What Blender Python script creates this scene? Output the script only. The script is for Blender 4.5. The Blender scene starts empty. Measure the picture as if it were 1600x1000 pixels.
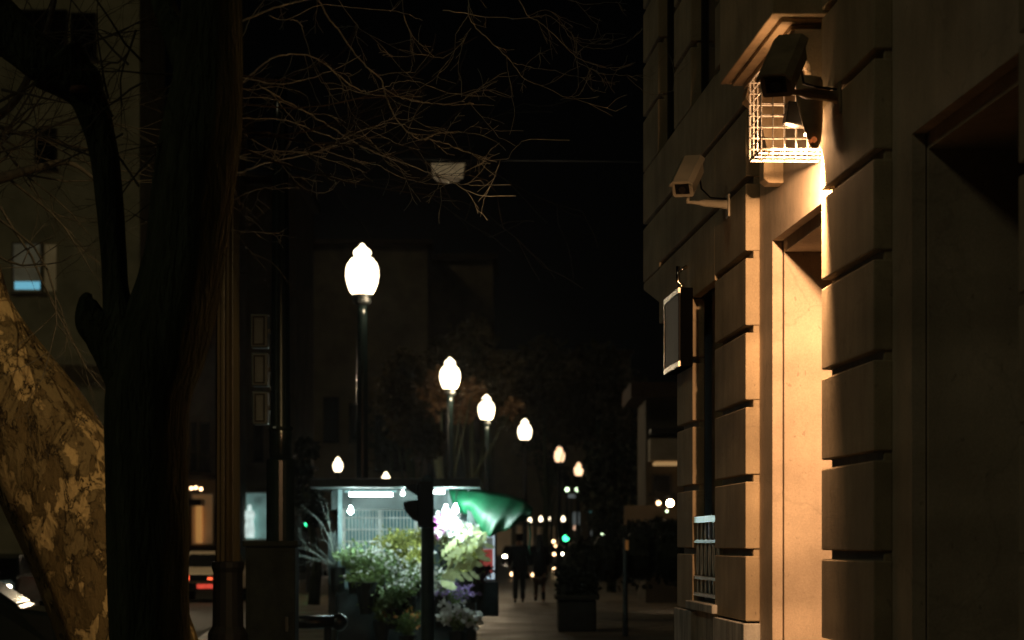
import bpy, math, random
from mathutils import Vector, Matrix, noise
random.seed(7)
S = bpy.context.scene
COL = S.collection
R = math.radians
# ------------------------------------------------------------ camera, sky, sun, exposure
EYE, F, HOR = 1.55, 3800.0, 847.0        # eye height, focal length and horizon row in 1600-px units
cd = bpy.data.cameras.new("camera"); cam = bpy.data.objects.new("camera", cd); COL.objects.link(cam)
cam.location = (0, 0, EYE); cam.rotation_euler = (R(90), 0, 0)
cd.sensor_width = 36; cd.lens = F/1600*36; cd.shift_y = (HOR-500)/1600
cd.clip_start = .1; cd.clip_end = 3000
cd.dof.use_dof = True; cd.dof.focus_distance = 12.5; cd.dof.aperture_fstop = 4.4; cd.dof.aperture_blades = 0
S.camera = cam
SUN_EL, SUN_AZ = R(36), R(230)           # faint warm city light from behind the camera on the street side
w = bpy.data.worlds.new("World"); S.world = w; w.use_nodes = True
nt = w.node_tree; sky = nt.nodes.new("ShaderNodeTexSky"); sky.sky_type = 'NISHITA'; sky.sun_disc = False
sky.sun_elevation = SUN_EL; sky.sun_rotation = SUN_AZ
bg = nt.nodes["Background"]; bg.inputs[1].default_value = .00006
nt.links.new(sky.outputs[0], bg.inputs[0])
sl = bpy.data.lights.new("sun", 'SUN'); sl.energy = .10; sl.color = (1, .92, .56); sl.angle = R(8)
so = bpy.data.objects.new("sun", sl); COL.objects.link(so)
dv = Vector((math.sin(SUN_AZ)*math.cos(SUN_EL), math.cos(SUN_AZ)*math.cos(SUN_EL), math.sin(SUN_EL)))
so.rotation_euler = dv.to_track_quat('Z', 'Y').to_euler(); so.location = (0, -5, 30)
S.view_settings.view_transform = 'Standard'; S.view_settings.look = 'None'
S.view_settings.exposure = 0; S.view_settings.gamma = 1
S.render.engine = 'CYCLES'
S.cycles.max_bounces = 6; S.cycles.diffuse_bounces = 3; S.cycles.sample_clamp_indirect = 4

# ------------------------------------------------------------ helpers
def W(px, py, Z): return Vector(((px-800)/F*Z, Z, EYE+(HOR-py)/F*Z))
TH = math.atan((800-592)/F)              # the facade runs towards x = 592 on the horizon
CA, SA = math.cos(TH), math.sin(TH)
def fl(t, s, z): return Vector((t*CA - s*SA, t*SA + s*CA, z))     # facade frame: t out to the right, s along, z up
def SX(px, t):                            # distance along the facade seen at column px on plane t
    dx = (px-800)/F; return t/(dx*CA+SA)*(CA - dx*SA)
def ZY(px, py, t):
    dx = (px-800)/F; return EYE+(HOR-py)/F*(t/(dx*CA+SA))
class MB:
    def __init__(s): s.v = []; s.f = []
    def quad(s, pts):
        n = len(s.v); s.v += [Vector(p) for p in pts]; s.f.append(tuple(range(n, n+len(pts)))); return s
    def hexa(s, p):                       # 8 corners, bottom ring then top ring
        n = len(s.v); s.v += [Vector(q) for q in p]
        for f in ((3,2,1,0),(4,5,6,7),(0,1,5,4),(1,2,6,5),(2,3,7,6),(3,0,4,7)): s.f.append(tuple(n+i for i in f))
        return s
    def box(s, x0, x1, y0, y1, z0, z1, fr=None):
        g = fr or (lambda a,b,c: Vector((a,b,c)))
        return s.hexa([g(x0,y0,z0),g(x1,y0,z0),g(x1,y1,z0),g(x0,y1,z0),g(x0,y0,z1),g(x1,y0,z1),g(x1,y1,z1),g(x0,y1,z1)])
    def fbox(s, t0, t1, s0, s1, z0, z1): return s.box(t0,t1,s0,s1,z0,z1,fl)
    def tube(s, pts, rad, n=8, rough=0, seed=0, cap=True, flute=None):
        pts = [Vector(p) for p in pts]
        if not hasattr(rad, '__len__'): rad = [rad]*len(pts)
        base = len(s.v); up = None; L = 0
        for i, p in enumerate(pts):
            d = (pts[min(i+1,len(pts)-1)] - pts[max(i-1,0)])
            if d.length < 1e-9: d = Vector((0,0,1))
            d.normalize()
            if up is None:
                up = Vector((0,-1,0)) if abs(d.y) < .9 else Vector((1,0,0))
            u = (up - d*up.dot(d)).normalized(); v = d.cross(u); up = u
            if i: L += (pts[i]-pts[i-1]).length
            for k in range(n):
                a = 2*math.pi*k/n; r = rad[i]
                if rough:
                    q = Vector((math.cos(a)*2.2, math.sin(a)*2.2, L/max(rad[0],.02)*.28+seed))
                    r *= 1 + rough*noise.noise(q) + rough*.55*noise.noise(q*Vector((1,1,1)).length*1.9+Vector((seed,3,7)))
                if flute: r *= 1 - flute*(1 if k % 2 else 0)
                s.v.append(p + (u*math.cos(a) + v*math.sin(a))*r)
        for i in range(len(pts)-1):
            for k in range(n):
                a = base+i*n+k; b = base+i*n+(k+1)%n; s.f.append((a,b,b+n,a+n))
        if cap:
            s.f.append(tuple(base+k for k in range(n))[::-1]); e = base+(len(pts)-1)*n
            s.f.append(tuple(e+k for k in range(n)))
        return s
    def lathe(s, c, prof, n=20, sx=1, sy=1):
        base = len(s.v); c = Vector(c)
        for r, z in prof:
            for k in range(n):
                a = 2*math.pi*k/n; s.v.append(c+Vector((math.cos(a)*r*sx, math.sin(a)*r*sy, z)))
        for i in range(len(prof)-1):
            for k in range(n):
                a = base+i*n+k; b = base+i*n+(k+1)%n; s.f.append((a,b,b+n,a+n))
        s.f.append(tuple(base+k for k in range(n))[::-1]); e = base+(len(prof)-1)*n
        s.f.append(tuple(e+k for k in range(n))); return s
    def prism(s, poly, d):                # polygon (3-D points) extruded by vector d
        n = len(poly); b = len(s.v); d = Vector(d)
        s.v += [Vector(p) for p in poly]+[Vector(p)+d for p in poly]
        s.f.append(tuple(b+i for i in range(n))[::-1]); s.f.append(tuple(b+n+i for i in range(n)))
        for i in range(n): j = (i+1)%n; s.f.append((b+i,b+j,b+n+j,b+n+i))
        return s
    def ball(s, c, rx, ry=None, rz=None, n=12, m=8):
        ry = ry or rx; rz = rz or rx
        return s.lathe(c, [(max(.02,math.sin(math.pi*i/m))*rx, -math.cos(math.pi*i/m)*rz) for i in range(m+1)], n, 1, ry/rx)
    def leaf(s, p, size, d=None, wd=.45):
        d = (Vector(d) if d else Vector((random.gauss(0,1),random.gauss(0,1),random.gauss(0,.8)))).normalized()
        u = d.cross(Vector((random.gauss(0,1),random.gauss(0,1),random.gauss(0,1)))).normalized()
        p = Vector(p); n = d.cross(u)*size*.12
        s.quad([p, p+d*size*.5+u*size*wd*.5+n, p+d*size, p+d*size*.5-u*size*wd*.5+n]); return s
    def build(s, name, m, parent=None, smooth=False, bevel=0, fixn=True):
        me = bpy.data.meshes.new(name); o = bpy.data.objects.new(name, me); COL.objects.link(o)
        org = Vector(parent.location) if parent is not None and parent.get('root') else None
        if parent is not None:
            base = wpos(parent); o.parent = parent
        else:
            xs = [v.x for v in s.v]; ys = [v.y for v in s.v]; zs = [v.z for v in s.v]
            base = Vector(((min(xs)+max(xs))/2,(min(ys)+max(ys))/2,min(zs))); o.location = base
        me.from_pydata([tuple(v-base) for v in s.v], [], s.f)
        if fixn:
            import bmesh
            bm = bmesh.new(); bm.from_mesh(me); bmesh.ops.recalc_face_normals(bm, faces=bm.faces); bm.to_mesh(me); bm.free()
        me.materials.append(m)
        if smooth:
            for p in me.polygons: p.use_smooth = True
        if bevel:
            b = o.modifiers.new("bevel", 'BEVEL'); b.width = bevel; b.segments = 2; b.limit_method = 'ANGLE'; b.angle_limit = R(40)
        return o
def wpos(o):
    p = Vector((0,0,0))
    while o is not None: p += Vector(o.location); o = o.parent
    return p
def tag(o, label, cat, group=None, kind=None):
    o['label'] = label; o['category'] = cat
    if group: o['group'] = group
    if kind: o['kind'] = kind
    return o
def struct(o): o['kind'] = 'structure'; return o
def thing(name, loc, label, cat, group=None):
    o = bpy.data.objects.new(name, None); COL.objects.link(o); o.location = loc; o.empty_display_size = .2
    return tag(o, label, cat, group)
def kids(o): return [c for c in bpy.data.objects if c.parent == o]
def dup(root, loc, label, scale=1, group=None, rz=0):
    r = root.copy(); COL.objects.link(r); r.location = loc; r.scale = (scale,)*3; r.rotation_euler = (0,0,rz); r['label'] = label
    if group: r['group'] = group
    for ch in kids(root):
        c = ch.copy(); COL.objects.link(c); c.parent = r
        for g in kids(ch):
            d = g.copy(); COL.objects.link(d); d.parent = c
    return r

# ------------------------------------------------------------ materials
def lin(r, g, b):
    f = lambda c: (c/255/12.92) if c/255 <= .04045 else ((c/255+.055)/1.055)**2.4
    return (f(r), f(g), f(b))
def mat(name, col, rough=.8, metal=0, var=.25, scale=6, bump=.0, bscale=40, spec=.3, stretch=(1,1,1), col2=None, trans=0):
    m = bpy.data.materials.new(name); m.use_nodes = True; n = m.node_tree.nodes; l = m.node_tree.links
    b = n["Principled BSDF"]; b.inputs["Roughness"].default_value = rough; b.inputs["Metallic"].default_value = metal
    b.inputs["Specular IOR Level"].default_value = spec
    tc = n.new("ShaderNodeTexCoord"); mp = n.new("ShaderNodeMapping"); mp.inputs["Scale"].default_value = stretch
    l.new(tc.outputs["Object"], mp.inputs[0])
    no = n.new("ShaderNodeTexNoise"); no.inputs["Scale"].default_value = scale; no.inputs["Detail"].default_value = 6; no.inputs["Roughness"].default_value = .65
    l.new(mp.outputs[0], no.inputs["Vector"])
    cr = n.new("ShaderNodeValToRGB"); l.new(no.outputs["Fac"], cr.inputs[0])
    c2 = col2 or tuple(c*(1-var) for c in col); c1 = col if col2 else tuple(min(1,c*(1+var*.5)) for c in col)
    cr.color_ramp.elements[0].position = .35; cr.color_ramp.elements[1].position = .65
    cr.color_ramp.elements[0].color = (*c2,1); cr.color_ramp.elements[1].color = (*c1,1)
    l.new(cr.outputs[0], b.inputs["Base Color"])
    if bump:
        n2 = n.new("ShaderNodeTexNoise"); n2.inputs["Scale"].default_value = bscale; n2.inputs["Detail"].default_value = 5
        l.new(mp.outputs[0], n2.inputs["Vector"])
        bp = n.new("ShaderNodeBump"); bp.inputs["Strength"].default_value = bump; bp.inputs["Distance"].default_value = .02
        l.new(n2.outputs["Fac"], bp.inputs["Height"]); l.new(bp.outputs[0], b.inputs["Normal"])
    if trans:
        tr = n.new("ShaderNodeBsdfTranslucent"); mx = n.new("ShaderNodeMixShader"); mx.inputs[0].default_value = trans
        l.new(cr.outputs[0], tr.inputs[0]); l.new(b.outputs[0], mx.inputs[1]); l.new(tr.outputs[0], mx.inputs[2])
        l.new(mx.outputs[0], n["Material Output"].inputs[0])
    return m
def glow(name, col, strength, var=0, scale=8):
    m = bpy.data.materials.new(name); m.use_nodes = True; n = m.node_tree.nodes; l = m.node_tree.links
    b = n["Principled BSDF"]; b.inputs["Base Color"].default_value = (*[min(1,c*.8) for c in col],1)
    b.inputs["Emission Color"].default_value = (*col,1); b.inputs["Emission Strength"].default_value = strength
    if var:
        tc = n.new("ShaderNodeTexCoord"); no = n.new("ShaderNodeTexNoise"); no.inputs["Scale"].default_value = scale
        l.new(tc.outputs["Object"], no.inputs["Vector"])
        mr = n.new("ShaderNodeMapRange"); mr.inputs[1].default_value = .3; mr.inputs[2].default_value = .7
        mr.inputs[3].default_value = strength*(1-var); mr.inputs[4].default_value = strength
        l.new(no.outputs["Fac"], mr.inputs[0]); l.new(mr.outputs[0], b.inputs["Emission Strength"])
    return m
def stone(name, col, streak=.2, crack=.13, cs=.9):
    m = bpy.data.materials.new(name); m.use_nodes = True; n = m.node_tree.nodes; l = m.node_tree.links
    b = n["Principled BSDF"]; b.inputs["Roughness"].default_value = .85; b.inputs["Specular IOR Level"].default_value = .25
    tc = n.new("ShaderNodeTexCoord")
    def nz(sc, stretch, det=5):
        mp = n.new("ShaderNodeMapping"); mp.inputs["Scale"].default_value = stretch; l.new(tc.outputs["Object"], mp.inputs[0])
        q = n.new("ShaderNodeTexNoise"); q.inputs["Scale"].default_value = sc; q.inputs["Detail"].default_value = det; q.inputs["Roughness"].default_value = .6
        l.new(mp.outputs[0], q.inputs["Vector"]); return q.outputs["Fac"]
    def ramp(fac, lo, hi, a, c):
        r = n.new("ShaderNodeMapRange"); r.inputs[1].default_value = lo; r.inputs[2].default_value = hi
        r.inputs[3].default_value = a; r.inputs[4].default_value = c; l.new(fac, r.inputs[0]); return r.outputs[0]
    v = n.new("ShaderNodeMath"); v.operation = 'MULTIPLY'
    l.new(ramp(nz(7,(1,1,.2)), .32, .62, 1-streak, 1.0), v.inputs[0])
    l.new(ramp(nz(3,(1,1,1)), .3, .7, .78, 1.08), v.inputs[1])
    vb = n.new("ShaderNodeMath"); vb.operation = 'MULTIPLY'; l.new(v.outputs[0], vb.inputs[0]); l.new(ramp(nz(2.9,(.25,.25,1),1), .35, .65, .8, 1.1), vb.inputs[1]); v = vb
    v2 = n.new("ShaderNodeMath"); v2.operation = 'MULTIPLY'; l.new(v.outputs[0], v2.inputs[0])
    l.new(ramp(nz(120,(1,1,1),2), .3, .7, .9, 1.06), v2.inputs[1])
    wv = n.new("ShaderNodeTexNoise"); wv.inputs["Scale"].default_value = 3.5; wv.inputs["Detail"].default_value = 6; l.new(tc.outputs["Object"], wv.inputs["Vector"])
    wa = n.new("ShaderNodeVectorMath"); wa.operation = 'MULTIPLY_ADD'; wa.inputs[1].default_value = (.5,.5,.5); l.new(wv.outputs["Color"], wa.inputs[0]); l.new(tc.outputs["Object"], wa.inputs[2])
    vo = n.new("ShaderNodeTexVoronoi"); vo.feature = 'DISTANCE_TO_EDGE'; vo.inputs["Scale"].default_value = cs; l.new(wa.outputs[0], vo.inputs["Vector"])
    v3 = n.new("ShaderNodeMath"); v3.operation = 'MULTIPLY'; l.new(v2.outputs[0], v3.inputs[0]); l.new(ramp(vo.outputs["Distance"], .0, .012, 1-crack, 1.0), v3.inputs[1])
    sp_ = n.new("ShaderNodeMath"); sp_.operation = 'MULTIPLY'; l.new(v3.outputs[0], sp_.inputs[0]); l.new(ramp(nz(38,(1,1,.6),3), .66, .72, 1.0, .72), sp_.inputs[1])
    mx = n.new("ShaderNodeVectorMath"); mx.operation = 'SCALE'; mx.inputs[0].default_value = col; l.new(sp_.outputs[0], mx.inputs["Scale"])
    l.new(mx.outputs[0], b.inputs["Base Color"])
    bp = n.new("ShaderNodeBump"); bp.inputs["Strength"].default_value = .35; bp.inputs["Distance"].default_value = .004
    l.new(nz(70,(1,1,1),6), bp.inputs["Height"]); l.new(bp.outputs[0], b.inputs["Normal"])
    return m
def bark_plane():
    m = bpy.data.materials.new("plane_bark"); m.use_nodes = True; n = m.node_tree.nodes; l = m.node_tree.links
    b = n["Principled BSDF"]; b.inputs["Roughness"].default_value = .9; b.inputs["Specular IOR Level"].default_value = .15
    tc = n.new("ShaderNodeTexCoord"); mp = n.new("ShaderNodeMapping"); mp.inputs["Scale"].default_value = (1,1,.55); mp.inputs["Rotation"].default_value = (0,R(22),0)
    l.new(tc.outputs["Object"], mp.inputs[0])
    def nz(sc, det, off):
        a = n.new("ShaderNodeVectorMath"); a.inputs[1].default_value = (off,off,off); l.new(mp.outputs[0], a.inputs[0])
        q = n.new("ShaderNodeTexNoise"); q.inputs["Scale"].default_value = sc; q.inputs["Detail"].default_value = det; q.inputs["Distortion"].default_value = .6
        q.inputs["Roughness"].default_value = .62
        l.new(a.outputs[0], q.inputs["Vector"]); return q.outputs["Fac"]
    def step(fac, p, wd=.012):
        r = n.new("ShaderNodeMapRange"); r.inputs[1].default_value = p-wd; r.inputs[2].default_value = p+wd; l.new(fac, r.inputs[0]); return r.outputs[0]
    def mix(f, a, c):
        x = n.new("ShaderNodeMix"); x.data_type = 'RGBA'; l.new(f, x.inputs[0])
        for s_, q in ((6,a),(7,c)):
            if isinstance(q, tuple): x.inputs[s_].default_value = (*q,1)
            else: l.new(q, x.inputs[s_])
        return x.outputs[2]
    A = nz(4,8,0); C_ = nz(13,8,23); Bf = nz(6.5,9,11)
    env = n.new("ShaderNodeMath"); env.operation = 'MULTIPLY_ADD'; l.new(nz(1.7,2,31), env.inputs[0]); env.inputs[1].default_value = .75; env.inputs[2].default_value = -.375
    bs = n.new("ShaderNodeMath"); bs.operation = 'ADD'; l.new(Bf, bs.inputs[0]); l.new(env.outputs[0], bs.inputs[1]); B = bs.outputs[0]
    def crack_of(fac, wd):
        s1 = n.new("ShaderNodeMath"); s1.operation = 'SUBTRACT'; l.new(fac, s1.inputs[0]); s1.inputs[1].default_value = .5
        s2 = n.new("ShaderNodeMath"); s2.operation = 'ABSOLUTE'; l.new(s1.outputs[0], s2.inputs[0])
        q = n.new("ShaderNodeMapRange"); q.inputs[1].default_value = wd*.4; q.inputs[2].default_value = wd; q.inputs[3].default_value = 1; q.inputs[4].default_value = 0; l.new(s2.outputs[0], q.inputs[0]); return q.outputs[0]
    col = mix(step(A,.50,.03), (.10,.072,.034), (.145,.11,.055))
    col = mix(step(C_,.60), col, (.06,.045,.024))
    col = mix(step(B,.535), col, (.36,.265,.13))
    gate = n.new("ShaderNodeMath"); gate.operation = 'MULTIPLY'; l.new(crack_of(A,.013), gate.inputs[0]); l.new(step(C_,.47,.04), gate.inputs[1])
    col = mix(gate.outputs[0], col, (.022,.016,.009))
    fine = nz(60,3,5); r = n.new("ShaderNodeMapRange"); r.inputs[3].default_value = .75; r.inputs[4].default_value = 1.15; l.new(fine, r.inputs[0])
    sc = n.new("ShaderNodeVectorMath"); sc.operation = 'SCALE'; l.new(col, sc.inputs[0]); l.new(r.outputs[0], sc.inputs["Scale"])
    l.new(sc.outputs[0], b.inputs["Base Color"])
    h = n.new("ShaderNodeMath"); h.operation = 'SUBTRACT'; l.new(step(A,.5,.03), h.inputs[0]); l.new(step(B,.535,.02), h.inputs[1])
    h2 = n.new("ShaderNodeMath"); h2.operation = 'MULTIPLY_ADD'; l.new(nz(22,5,3), h2.inputs[0]); h2.inputs[1].default_value = 1.6; l.new(h.outputs[0], h2.inputs[2])
    bp = n.new("ShaderNodeBump"); bp.inputs["Strength"].default_value = .8; bp.inputs["Distance"].default_value = .02
    l.new(h2.outputs[0], bp.inputs["Height"]); l.new(bp.outputs[0], b.inputs["Normal"])
    return m
def bark_dark():
    m = mat("dark_bark", (.06,.072,.046), .95, var=.5, scale=14, stretch=(1,1,.12), spec=.1)
    n = m.node_tree.nodes; l = m.node_tree.links; tc = n.new("ShaderNodeTexCoord"); mp = n.new("ShaderNodeMapping"); mp.inputs["Scale"].default_value = (1,1,.2)
    l.new(tc.outputs["Object"], mp.inputs[0]); q = n.new("ShaderNodeTexNoise"); q.inputs["Scale"].default_value = 55; q.inputs["Detail"].default_value = 6; q.inputs["Distortion"].default_value = .4
    l.new(mp.outputs[0], q.inputs["Vector"]); bp = n.new("ShaderNodeBump"); bp.inputs["Strength"].default_value = 1; bp.inputs["Distance"].default_value = .03
    l.new(q.outputs["Fac"], bp.inputs["Height"]); l.new(bp.outputs[0], n["Principled BSDF"].inputs["Normal"]); return m
def paving(name, c1, c2, cm, sx, sy, rough):
    m = bpy.data.materials.new(name); m.use_nodes = True; n = m.node_tree.nodes; l = m.node_tree.links
    b = n["Principled BSDF"]; b.inputs["Roughness"].default_value = rough
    tc = n.new("ShaderNodeTexCoord"); br = n.new("ShaderNodeTexBrick"); l.new(tc.outputs["Object"], br.inputs["Vector"])
    br.inputs["Color1"].default_value = (*c1,1); br.inputs["Color2"].default_value = (*c2,1); br.inputs["Mortar"].default_value = (*cm,1)
    br.inputs["Scale"].default_value = 1; br.inputs["Brick Width"].default_value = sx; br.inputs["Row Height"].default_value = sy; br.inputs["Mortar Size"].default_value = .012
    l.new(br.outputs["Color"], b.inputs["Base Color"])
    no = n.new("ShaderNodeTexNoise"); no.inputs["Scale"].default_value = 1.3; no.inputs["Detail"].default_value = 5; l.new(tc.outputs["Object"], no.inputs["Vector"])
    mr = n.new("ShaderNodeMapRange"); mr.inputs[1].default_value = .35; mr.inputs[2].default_value = .65; mr.inputs[3].default_value = rough*.75; mr.inputs[4].default_value = min(1,rough*1.4)
    l.new(no.outputs["Fac"], mr.inputs[0]); l.new(mr.outputs[0], b.inputs["Roughness"])
    bp = n.new("ShaderNodeBump"); bp.inputs["Strength"].default_value = .5; bp.inputs["Distance"].default_value = .01; bp.invert = True
    l.new(br.outputs["Fac"], bp.inputs["Height"]); l.new(bp.outputs[0], b.inputs["Normal"]); return m

M_stone = stone("facade_stone", (.46,.375,.25)); M_door_stone = stone("portal_plaster", (.62,.51,.385), .12)
M_plinth = stone("plinth_granite", (.58,.58,.54), .6); M_trim = stone("hood_stone", (.6,.47,.3), .15)
M_glass = mat("dark_glass", (.012,.012,.012), .12, spec=.5, var=.1)
M_frame = mat("window_frame_paint", (.02,.018,.015), .5); M_iron = mat("black_iron", (.012,.014,.014), .38, var=.4, spec=.5)
M_green_iron = mat("green_black_paint", (.006,.011,.011), .22, var=.4, spec=.55, scale=10)
M_bronze = mat("golden_brown_paint", (.026,.020,.007), .3, var=.4, scale=12, stretch=(1,1,.15), spec=.5)
M_rail = mat("silver_paint", (.8,.8,.78), .3, var=.3, spec=.6); M_cabinet = mat("grey_cabinet_paint", (.012,.015,.014), .8, spec=.04, var=.35, scale=5, bump=.15)
M_signal = mat("signal_housing", (.03,.04,.04), .4, var=.3, spec=.5); M_wood = mat("oak_door", (.05,.03,.015), .5, stretch=(1,1,.1), scale=15)
M_cctv = mat("cream_camera_housing", (.36,.33,.25), .45, var=.12); M_cctv_dark = mat("dusty_camera_housing", (.26,.20,.12), .6, var=.4)
M_black = mat("black_plastic", (.006,.006,.006), .6, spec=.15); M_lens = mat("lens_glass", (.01,.01,.012), .05, spec=.9)
M_bark = bark_dark(); M_plane = bark_plane(); M_twig = mat("twig_bark", (.21,.23,.20), .6, var=.4, scale=20, spec=.3)
M_twig2 = mat("grey_twig_bark", (.075,.065,.05), .8, var=.4, scale=20)
M_pave = paving("pavement_slabs", (.17,.135,.09), (.12,.095,.065), (.03,.025,.02), .9, .6, .42)
M_road = mat("asphalt", (.105,.095,.08), .55, var=.3, scale=9, bump=.3, bscale=120); M_kerb = mat("kerb_stone", (.25,.23,.2), .8)
M_ground = mat("ground_earth", (.05,.045,.035), .9)
M_globe = glow("lit_globe", (1,.82,.55), 5.5, .15, 3); M_globe_far = glow("lit_globe_far", (1,.62,.36), 2.4, .35, 5)
M_bwall = mat("plaster_olive", (.5,.44,.28), .9, var=.3, scale=.6); M_bwall2 = mat("plaster_brown", (.17,.13,.085), .9, var=.35, scale=.5)
M_bwall3 = mat("plaster_pale", (.3,.26,.2), .9, var=.3, scale=.7); M_roof = mat("roof_tile", (.05,.03,.02), .9)
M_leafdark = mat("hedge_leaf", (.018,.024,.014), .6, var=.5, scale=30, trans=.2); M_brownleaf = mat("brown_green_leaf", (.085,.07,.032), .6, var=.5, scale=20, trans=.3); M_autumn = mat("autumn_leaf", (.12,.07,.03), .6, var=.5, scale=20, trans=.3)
M_leaf = mat("green_leaf", (.14,.19,.06), .5, var=.5, scale=14, trans=.3); M_yleaf = mat("yellow_green_leaf", (.34,.34,.09), .5, var=.45, scale=14, trans=.3)
M_grey_leaf = mat("silver_green_leaf", (.21,.29,.13), .5, var=.45, scale=16, trans=.25); M_pale = mat("pale_leaf", (.5,.52,.28), .45, var=.25, scale=10, trans=.3)
M_white_fl = mat("white_petal", (.6,.58,.56), .6, var=.2, scale=20, trans=.3); M_pink = mat("pink_petal", (.55,.12,.45), .6, var=.3, scale=20, trans=.3)
M_purple = mat("lilac_petal", (.34,.22,.5), .6, var=.35, scale=20, trans=.3); M_orange_fl = mat("orange_petal", (.5,.2,.06), .6, var=.3, scale=20, trans=.3)
M_cloth = mat("green_tarpaulin", (.003,.07,.028), .5, var=.35, scale=4, trans=.2, bump=.3, bscale=6)
M_kiosk = mat("kiosk_paint", (.16,.23,.24), .5, var=.25, scale=3); M_kiosk_dark = mat("kiosk_dark_paint", (.03,.04,.04), .5, var=.3)
M_pane = mat("frosted_pane", (.12,.27,.29), .3, var=.15, scale=2); M_pot = mat("black_bucket", (.015,.017,.016), .45)
M_tube = glow("fluorescent_tube", (.86,1,.96), 24); M_bulb = glow("cold_bulb", (.75,1,1), 70)
M_green_l = glow("green_signal_lens", (.05,1,.35), 5); M_white_l = glow("pale_green_lens", (.75,1,.6), 4)
M_red_l = glow("tail_light", (1,.12,.04), 2.2); M_head = glow("headlight", (1,.82,.6), 35); M_warm_s = glow("small_warm_light", (1,.62,.32), 6)
M_carpaint = mat("beige_car_paint", (.62,.5,.34), .35, var=.1, spec=.5); M_carblack = mat("dark_car_paint", (.012,.018,.02), .16, var=.1, spec=.7)
M_tyre = mat("tyre_rubber", (.012,.012,.012), .9); M_skin = mat("skin", (.35,.2,.13), .6); M_coat = mat("dark_coat", (.012,.013,.014), .9)
M_hair = mat("dark_hair", (.01,.008,.006), .6); M_tights = mat("brown_tights", (.07,.045,.03), .8)

# ------------------------------------------------------------ ground
g = MB(); g.quad([(-600,-60,-.14),(600,-60,-.14),(600,1500,-.14),(-600,1500,-.14)]); struct(g.build("ground", M_ground))
g = MB(); g.quad([fl(-9.6,-20,-.13), fl(-3.1,-20,-.13), fl(-3.1,320,-.13), fl(-9.6,320,-.13)]); struct(g.build("road", M_road))
g = MB(); g.fbox(-2.95, 40, -20, 320, -.139, 0); struct(g.build("pavement", M_pave))
g = MB(); g.fbox(-3.1, -2.953, -20, 320, -.139, .004); struct(g.build("kerb", M_kerb, bevel=.01))

# ------------------------------------------------------------ corner building (facade frame)
T0, TR, TS = 1.8, 1.87, 1.918
PITCH, J0 = .3665, 1.1325
bld = thing("corner_building", fl(3, 11, 0), "sand coloured stone corner building with grooved block piers and a lamplit doorway", "building")
def grooved(name, s0, s1, z0, z1, t1=TR+.002, gro=.04, gh=.036, mt=M_stone, parent=bld):
    m = MB(); m.fbox(T0+gro, t1, s0+.010, s1-.010, z0, z1)
    k = math.floor((z0-J0)/PITCH); zs = [z0]
    z = J0+PITCH*(k+1)
    edges = []; a = z0
    while z < z1-.02:
        if z > a+.05: edges.append((a, z-gh/2)); a = z+gh/2
        z += PITCH
    edges.append((a, z1))
    for (p, q) in edges: m.fbox(T0, t1-.0008, s0, s1, p, q)
    return m.build(name, mt, parent, bevel=.006)
sA, sB = SX(1165,T0), SX(1117,T0)         # far pier by the door
sC, sD = SX(1365,T0), SX(1283.5,T0)       # near pier
sE, sFc = SX(1082,T0), SX(1058,T0)        # corner pier beyond the window
sG = SX(1005,T0)                          # far end of the upper wall
sH = SX(1591,T0)                          # start of the nearest pier
TOP = 9.0
grooved("pier", sA, sB, 1.16, TOP); grooved("pier", sC, sD, 1.16, TOP); grooved("pier", sH-1.3, sH, 1.16, TOP)
grooved("corner_pier", sE, sFc, 1.16, 2.95)
grooved("wall", sB+.006, SX(1030,T0), 2.955, 4.06)                  # above the ground floor window
grooved("wall", SX(1030,T0)+.006, sG, 3.32, 4.06)
# sloping underside where the upper wall leans out over the cut corner
m = MB(); m.prism([fl(T0+.004, sFc+.005, 2.75), fl(T0+.004, SX(1050,T0), 2.9), fl(T0+.004, SX(1036,T0), 3.05), fl(T0+.004, sG, 3.27), fl(T0+.004, sG, 3.31), fl(T0+.004, sFc+.005, 3.31)], fl(.6,0,0))
m.build("corner_bracket", M_stone, bld)
# upper floor: piers between narrow windows
for a, b in ((1114,1118),(1079,1053),(1028,1005)):
    if a == 1114: continue
    grooved("pier", SX(a,T0), SX(b,T0), 4.07, TOP)
for a, b in ((1113,1079),(1053,1028)):
    s0, s1 = SX(a,T0)+.01, SX(b,T0)-.01
    wn = MB().fbox(T0+.06, T0+.10, s0, s0+.05, 4.07, 8).fbox(T0+.06, T0+.10, s1-.05, s1, 4.07, 8).fbox(T0+.06,T0+.10,s0+.052,s1-.052,4.07,4.13).fbox(T0+.06,T0+.10,s0+.052,s1-.052,5.3,5.36).build("window", M_frame, bld)
    MB().fbox(T0+.08, T0+.09, s0+.051, s1-.051, 4.131, 5.299).build("pane", M_glass, wn)
    MB().fbox(T0+.12, T0+.16, s0-.02, s1+.02, 4.0, 9).build("wall", M_frame, bld)
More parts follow.
